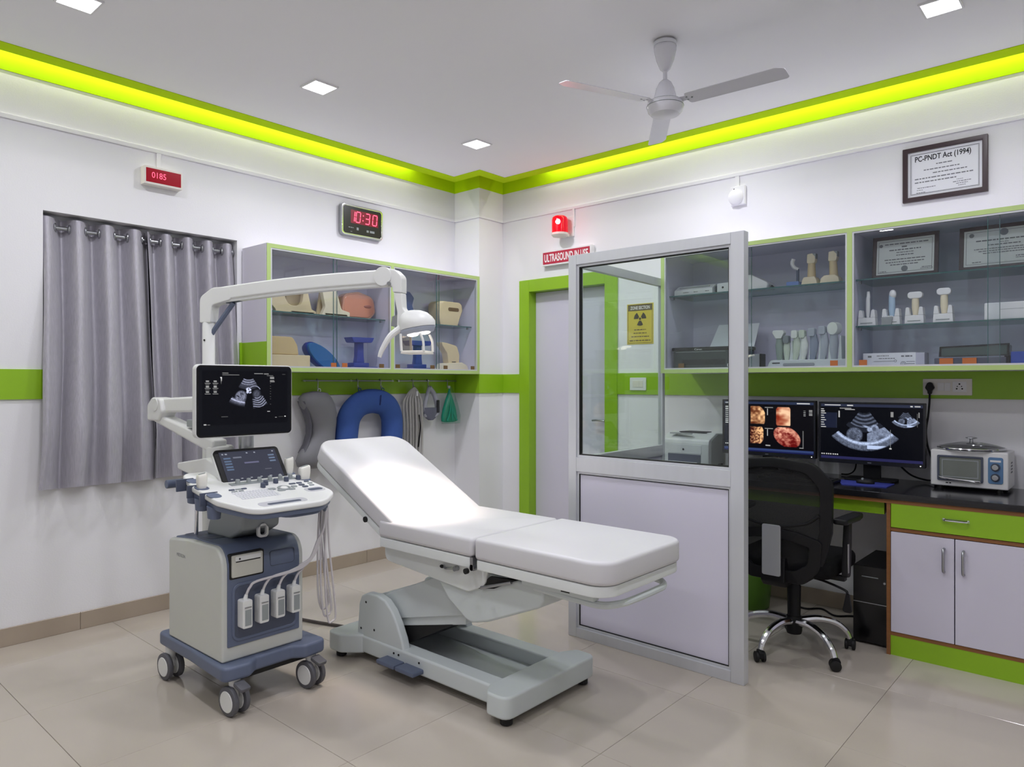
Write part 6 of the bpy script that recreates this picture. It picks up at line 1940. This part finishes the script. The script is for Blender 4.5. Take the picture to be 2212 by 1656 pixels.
s_hook(-1.355, .055, 'S hook left of the centre of the blue U pillow')
s_hook(-1.14, .055, 'S hook right of the centre of the blue U pillow')
s_hook(-.815, .05, 'S hook holding the bundle of grey straps')
s_hook(-.655, .05, 'S hook holding the grey mask')
s_hook(-.435, .06, 'S hook holding the teal pouch')

# bone-shaped bolster
t = thing('bolster_cushion', 'grey bone shaped bolster cushion hanging under the cabinet', 'cushion', (.11, -1.72, .85))
rings = []
for (z_, yc_, w_, d_) in ((1.318, -1.735, .02, .02), (1.305, -1.735, .095, .055), (1.27, -1.735, .128, .075), (1.22, -1.715, .135, .080), (1.16, -1.685, .120, .074), (1.09, -1.668, .100, .064), (1.02, -1.672, .096, .060), (.95, -1.695, .115, .066), (.89, -1.720, .142, .074), (.84, -1.735, .150, .074), (.80, -1.745, .130, .060), (.78, -1.745, .05, .03)):
    rings.append([(.112 + d_ * math.cos(2 * math.pi * k / 26), yc_ - .022 + w_ * math.sin(2 * math.pi * k / 26), z_) for k in range(26)])
part('cushion', MB().loft(rings), M['greyfab'], t, angle=70)
part('side_gusset', MB().loft([[(.105 + d_ * .62 * math.cos(2 * math.pi * k / 16), yc_ - .022 - w_ * .62 + .012 * math.sin(2 * math.pi * k / 16) - .028, z_) for k in range(16)] for (z_, yc_, w_, d_) in ((1.25, -1.735, .128, .075), (1.16, -1.70, .120, .070), (1.09, -1.685, .110, .060), (1.02, -1.690, .105, .055), (.95, -1.705, .118, .06), (.89, -1.725, .14, .07))]), mat('dark_grey_gusset', (92, 92, 102), 0.6), t, angle=70)
part('hang_loop', MB().torus((.075, -1.70, 1.324), (1, 0, 0), .012, .003, 16, 6), M['white'], t)

# U-shaped pillow
t = thing('u_pillow', 'large blue U shaped pillow hanging behind the backrest', 'pillow', (.11, -1.27, .8))
path = [(.13, -1.505, .74), (.13, -1.505, .88), (.13, -1.495, 1.02), (.13, -1.468, 1.135), (.13, -1.385, 1.215), (.13, -1.265, 1.240), (.13, -1.145, 1.212), (.13, -1.085, 1.13), (.13, -1.075, 1.02), (.13, -1.085, .88), (.13, -1.095, .74)]
mb = MB()
mb.tube(path, .092, n=20, smooth=7)
part('pillow', mb, M['navyfab'], t, angle=80, post=lambda v: (.115 + (v.x - .13) * .72, v.y, v.z))
part('seam_slit', MB().tube([(.183, -1.235, 1.285), (.187, -1.24, 1.26), (.186, -1.242, 1.235), (.180, -1.242, 1.21)], .004, n=6), mat('navy_thread', (26, 42, 96), 0.7), t)
for y_ in (-1.355, -1.14):
    part('hang_loop', MB().torus((.082, y_, 1.325), (1, 0, 0), .012, .003, 14, 6), M['navyfab'], t)

# bundle of straps
t = thing('strap_bundle', 'bundle of long pale grey straps with one black cord', 'straps', (.09, -.81, .9))
rg = random.Random(5)
gs = mat('strap_grey', (176, 174, 172), 0.7, var=0.05)
for k in range(9):
    f = k / 8
    yb = -.925 + .160 * f
    xo = .07 + .016 * (k % 3)
    part('strap', MB().tube([(.072, -.815, 1.338), (.080, -.815 + (yb + .82) * .55, 1.30), (xo, yb, 1.22), (xo + .006, yb + .004 * (k % 2), 1.05), (xo, yb + .006, .90), (xo, yb + .003, .72 + .03 * (k % 3))], .0095, n=8, smooth=4), gs, t)
part('cord', MB().tube([(.096, -.785, 1.12), (.100, -.777, 1.02), (.098, -.785, .92), (.098, -.795, .86)], .0055, n=8), M['black'], t, label='black cord')
part('clip', MB().box(.088, .10, -.815, -.795, 1.27, 1.31), M['white'], t, bevel=0.004)

t = thing('cloth_mask', 'grey cloth mask with dark lower edge hanging on a hook', 'mask', (.09, -.65, 1.08))
gm = mat('mask_grey', (166, 168, 180), 0.7, var=0.05)
part('loop', MB().tube([(.075, -.655, 1.338), (.085, -.69, 1.27), (.095, -.725, 1.18), (.10, -.72, 1.11), (.10, -.66, 1.095)], .016, n=10), gm, t)
part('fold', MB().tube([(.075, -.655, 1.338), (.085, -.61, 1.28), (.095, -.588, 1.19), (.10, -.60, 1.12), (.10, -.66, 1.095)], .020, n=10), gm, t)
part('lower_panel', MB().loft([[(.105 + .018 * math.cos(2 * math.pi * k / 18), -.667 + w_ * math.sin(2 * math.pi * k / 18), z_) for k in range(18)] for (z_, w_) in ((1.072, .02), (1.09, .055), (1.13, .078), (1.175, .070))]), mat('mask_slate', (104, 106, 124), 0.7), t, angle=70)
part('buckle', MB().prism(rrect(-.61, -.585, 1.13, 1.235, .006), 'yz', .112, .122), M['ink'], t)

t = thing('mask_pouch', 'teal cloth in a clear plastic bag, rightmost on the rail', 'pouch', (.08, -.43, 1.03))
rings = []
for (z_, w_, d_) in ((1.325, .006, .006), (1.29, .016, .012), (1.23, .045, .022), (1.16, .072, .030), (1.09, .088, .034), (1.055, .086, .030), (1.046, .05, .02)):
    rings.append([(.09 + d_ * math.cos(2 * math.pi * k / 24) * (1 + .16 * math.sin(6 * math.pi * k / 24)), -.445 + w_ * math.sin(2 * math.pi * k / 24), z_) for k in range(24)])
part('cloth', MB().loft(rings), M['teal'], t, angle=70)
for (ya, yb) in ((-.475, -.50), (-.45, -.44), (-.43, -.39)):
    part('pleat', MB().tube([(.098, -.44, 1.27), (.118, (ya - .44) / 2, 1.19), (.126, ya, 1.12), (.122, yb, 1.06)], [.004, .010], n=8), M['teal'], t)
rings2 = [[(.09 + d_ * math.cos(2 * math.pi * k / 20), -.425 + w_ * math.sin(2 * math.pi * k / 20), z_) for k in range(20)] for (z_, w_, d_) in ((1.345, .008, .008), (1.29, .035, .02), (1.20, .075, .036), (1.10, .105, .044), (1.035, .10, .04))]
part('plastic_bag', MB().loft(rings2), glass_mat('clear_bag', (232, 246, 240), rough=0.2), t, angle=70)
part('bag_clip', MB().box(.07, .085, -.442, -.428, 1.33, 1.352), M['white'], t)

# ================================================================ ON THE BACK WALL
t = thing('warning_beacon', 'lit red warning beacon on a white bracket above the door', 'beacon', (.985, 0, 2.525))
M['beacon'] = mat('beacon_red', (150, 0, 16), 0.2, var=0.03, emit=(240, 2, 40), estr=0.62, spec=0.3)
M['beaconhot'] = mat('beacon_bulb', (255, 220, 230), 0.4, var=0, emit=(255, 205, 220), estr=6.0)
part('wall_plate', MB().box(.955, 1.068, -.016, 0, 2.545, 2.705), M['white'], t, bevel=0.003)
part('foot', MB().lathe([(.055, 0), (.066, .012), (.068, .028)], (.985, -.085, 2.540), 26), M['warmwhite'], t)
part('foot_bracket', MB().box(.94, 1.03, -.085, -.012, 2.545, 2.566), M['warmwhite'], t, bevel=0.003)
part('lens', MB().lathe([(.063, 0), (.063, .105), (.058, .125), (.04, .137), (.01, .140)], (.985, -.085, 2.568), 28), M['beacon'], t, angle=60)
part('bulb_glow', MB().ell((.985 + .018, -.085 - .052, 2.648), .026, .012, .024, 18, 12), M['beaconhot'], t)
light_obj('beacon_lamp', 'POINT', t, (.995, -.215, 2.64), BEACON_W, (1.0, 0.10, 0.16), size=0.05)

t = thing('in_use_sign', 'red sign reading ULTRASOUND IN USE above the door frame', 'sign', (1.0, 0, 2.33))
part('box', MB().box(.768, 1.262, -.045, 0, 2.330, 2.452), M['white'], t, bevel=0.003)
part('face', MB().box(.782, 1.248, -.0465, -.044, 2.343, 2.439), M['signred'], t)
text_part('ULTRASOUND IN USE', 0.085, (1.015, -.0472, 2.391), (1, 0, 0), (0, 0, 1), M['signwhite'], t, width=0.435, bold=0.03)

t = thing('radiation_notice', 'yellow notice with a radiation trefoil on the wall behind the glass', 'notice', (1.672, 0, 1.667))
M['yellow'] = mat('notice_yellow', (214, 194, 60), 0.5, var=0.03)
part('sheet', MB().box(1.560, 1.784, -.003, 0, 1.664, 1.964), M['yellow'], t)
part('header', MB().box(1.570, 1.774, -.0036, -.0028, 1.912, 1.956), mat('notice_brown', (104, 92, 52), 0.6), t)
part('border', MB().ring([(1.568, 1.672), (1.776, 1.672), (1.776, 1.958), (1.568, 1.958)], [(1.571, 1.675), (1.773, 1.675), (1.773, 1.955), (1.571, 1.955)], 'xz', -.0036, -.0028), M['brown'], t)
text_part('ZONE SECTION', 0.034, (1.672, -.0041, 1.934), (1, 0, 0), (0, 0, 1), M['signwhite'], t, width=0.165, bold=0.02)
mb = MB()
tc_ = (1.672, 1.852)
for a0 in (0, 120, 240):
    pts = []
    for a in range(a0 + 0, a0 + 61, 10):
        pts.append((tc_[0] + .052 * math.cos(R(a)), tc_[1] + .052 * math.sin(R(a))))
    for a in range(a0 + 60, a0 - 1, -10):
        pts.append((tc_[0] + .015 * math.cos(R(a)), tc_[1] + .015 * math.sin(R(a))))
    mb.prism(pts, 'xz', -.0042, -.0030)
mb.cyl((tc_[0], -.0042, tc_[1]), (tc_[0], -.0030, tc_[1]), .009, n=18)
part('trefoil', mb, mat('notice_ink', (62, 54, 30), 0.6), t)
part('printed_lines', strokes(MB(), [(0, .035, .10, .007), (0, .010, .11, .007), (0, -.016, .15, .007), (0, -.045, .18, .008)], plane_M((1.672, -.0034, 1.736), (1, 0, 0), (0, 0, 1)), 12), M['brown'], t)

t = thing('light_switch', 'white light switch plate on the lime band beside the door', 'switch', (1.66, -.012, 1.32))
part('plate', MB().prism(rrect(1.594, 1.732, 1.322, 1.416, .004), 'xz', -.020, -.012), M['white'], t, bevel=0.002)
part('rocker', MB().box(1.620, 1.706, -.0225, -.0195, 1.345, 1.393), M['warmwhite'], t, bevel=0.001)
part('rocker_gap', MB().box(1.6745, 1.6755, -.0229, -.0224, 1.346, 1.392), M['greyplast'], t)

t = thing('wall_sensor', 'white round sensor box on the wall above the partition', 'sensor', (2.43, 0, 2.56))
part('plate', MB().box(2.385, 2.485, -.028, 0, 2.565, 2.690), M['wall'], t, bevel=0.004)
part('dome', MB().ell((2.425, -.030, 2.618), .052, .035, .052, 24, 14), M['wall'], t)
part('screw', MB().cyl((2.412, -.0285, 2.672), (2.412, -.0275, 2.672), .005, n=8), M['ink'], t)

t = thing('framed_notice', 'framed notice headed PC-PNDT Act (1994) on the right wall', 'framed notice', (3.63, 0, 2.41))
nx0, nx1, nz0, nz1 = 3.424, 3.836, 2.410, 2.718
part('frame', MB().ring([(nx0, nz0), (nx1, nz0), (nx1, nz1), (nx0, nz1)], [(nx0 + .026, nz0 + .026), (nx1 - .026, nz0 + .026), (nx1 - .026, nz1 - .026), (nx0 + .026, nz1 - .026)], 'xz', -.024, 0), M['frame'], t, bevel=0.003)
part('sheet', MB().box(nx0 + .024, nx1 - .024, -.012, -.004, nz0 + .024, nz1 - .024), M['paper'], t)
for (w0, w1) in ((.040, .0415), (.044, .0448)):
    part('border_line', MB().ring([(nx0 + w0, nz0 + w0), (nx1 - w0, nz0 + w0), (nx1 - w0, nz1 - w0), (nx0 + w0, nz1 - w0)], [(nx0 + w1, nz0 + w1), (nx1 - w1, nz0 + w1), (nx1 - w1, nz1 - w1), (nx0 + w1, nz1 - w1)], 'xz', -.0128, -.0115), M['ink'], t)
cxn = (nx0 + nx1) / 2
text_part('PC-PNDT Act (1994)', 0.042, (cxn - .008, -.0130, nz1 - .073), (1, 0, 0), (0, 0, 1), M['ink'], t, width=0.272, bold=0.02)
part('printed_lines', strokes(MB(), [(0, .044, .078, .0055), (-.01, .018, .18, .0055), (.03, -.004, .17, .0055), (0, -.028, .29, .006), (-.04, -.048, .21, .006), (-.085, -.080, .095, .004), (-.12, -.092, .03, .003), (-.115, -.106, .045, .0035),
                                   (.075, -.062, .03, .003), (.085, -.074, .085, .004), (.085, -.085, .055, .0035), (.085, -.096, .035, .0035)], plane_M((cxn, -.0126, (nz0 + nz1) / 2), (1, 0, 0), (0, 0, 1)), 14), M['inkgrey'], t)

t = thing('power_socket', 'white double power socket plate on the lime band above the oven', 'socket', (3.645, -.012, 1.305))
part('plate', MB().prism(rrect(3.527, 3.764, 1.309, 1.400, .004), 'xz', -.021, -.012), M['warmwhite'], t, bevel=0.002)
for (a, b) in ((3.600, 3.632), (3.634, 3.662)):
    part('rocker', MB().box(a, b, -.0235, -.0205, 1.333, 1.378), M['white'], t, bevel=0.001)
part('socket_face', MB().box(3.672, 3.738, -.0225, -.0205, 1.328, 1.384), M['white'], t, bevel=0.001)
mb = MB()
for (dx, dz, r_) in ((0, .014, .0045), (-.013, -.012, .0042), (.013, -.012, .0042), (-.010, .001, .0028), (.010, .001, .0028)):
    mb.cyl((3.705 + dx, -.0230, 1.357 + dz), (3.705 + dx, -.0222, 1.357 + dz), r_, n=12)
part('socket_holes', mb, M['gasket'], t)
t = thing('power_plug', 'black plug in the wall socket with its cord hanging to the desk', 'plug', (3.565, -.021, 1.29))
part('plug_body', MB().prism(fillet([(3.556, 1.315, 0), (3.574, 1.315, 0), (3.576, 1.332, .01), (3.588, 1.350, .01), (3.577, 1.376, .008), (3.565, 1.382, .006), (3.553, 1.376, .008), (3.542, 1.350, .01), (3.554, 1.332, .01)], 4), 'xz', -.052, -.021), M['black'], t, bevel=0.005)
part('plug_cord', MB().tube([(3.565, -.040, 1.318), (3.564, -.042, 1.27), (3.557, -.040, 1.19), (3.546, -.036, 1.11), (3.552, -.034, 1.03), (3.572, -.034, .96), (3.586, -.030, .90), (3.588, -.026, .835), (3.575, -.022, .828)], .0055, n=8), M['black'], t)

# ================================================================ CEILING FAN
FX, FY = 2.688, -1.441
fan = thing('ceiling_fan', 'white three bladed ceiling fan with a cup shaped canopy', 'ceiling fan', (FX, FY, 2.70))
part('ceiling_ring', MB().lathe([(.055, -.028), (.057, -.012), (.050, 0)], (FX, FY, ZC), 28), M['chrome'], fan)
part('canopy', MB().lathe([(.016, -.150), (.026, -.140), (.044, -.095), (.055, -.045), (.056, -.030), (.050, -.026)], (FX, FY, ZC), 30), M['fanwhite'] if 'fanwhite' in M else M.setdefault('fanwhite', mat('fan_white_enamel', (228, 228, 236), 0.25, var=0.01)), fan, angle=60)
part('down_rod', MB().lathe([(.0105, -.26), (.0105, -.12)], (FX, FY, ZC), 18), M['fanwhite'], fan)
part('motor_dome', MB().lathe([(.055, -.292), (.052, -.270), (.044, -.235), (.030, -.208), (.016, -.196)], (FX, FY, ZC), 30), M['fanwhite'], fan, angle=60)
part('vent_band', MB().lathe([(.050, -.300), (.048, -.288)], (FX, FY, ZC), 30), M['gasket'], fan)
part('motor_groove', MB().torus((FX, FY, ZC - .326), (0, 0, 1), .0895, .0022, 36, 6), M['greyplast'], fan)
part('motor_groove', MB().torus((FX, FY, ZC - .3045), (0, 0, 1), .0815, .0018, 36, 6), M['greyplast'], fan)
part('motor', MB().lathe([(.030, -.372), (.070, -.366), (.084, -.350), (.090, -.330), (.090, -.322), (.085, -.316), (.088, -.310), (.080, -.302), (.052, -.297)], (FX, FY, ZC), 36), M['fanwhite'], fan)
for ang in (3, 124, -113):
    Mr = Matrix.Translation((FX, FY, ZC - .312)) @ Matrix.Rotation(R(ang), 4, 'Z') @ Matrix.Rotation(R(-11), 4, 'X')
    b = MB()
    out = fillet([(.115, -.046, .02), (.55, -.050, .02), (.588, -.030, .02), (.588, .042, .02), (.575, .050, .01), (.115, .046, .02)], 4)
    b.prism(out, 'xy', -.0015, .0015, Mr)
    bl = part('blade', b, M['fanwhite'], fan)
    h = MB()
    h.box(.078, .150, -.020, .020, .0015, .006, Mr)
    part('blade_bracket', h, M['fanwhite'], bl, bevel=0.002)
    for (xx, yy) in ((.118, -.012), (.118, .012), (.142, .0)):
        part('screw', MB().cyl(Mr @ Vector((xx, yy, -.0035)), Mr @ Vector((xx, yy, -.001)), .005, n=8), M['steel'], bl)
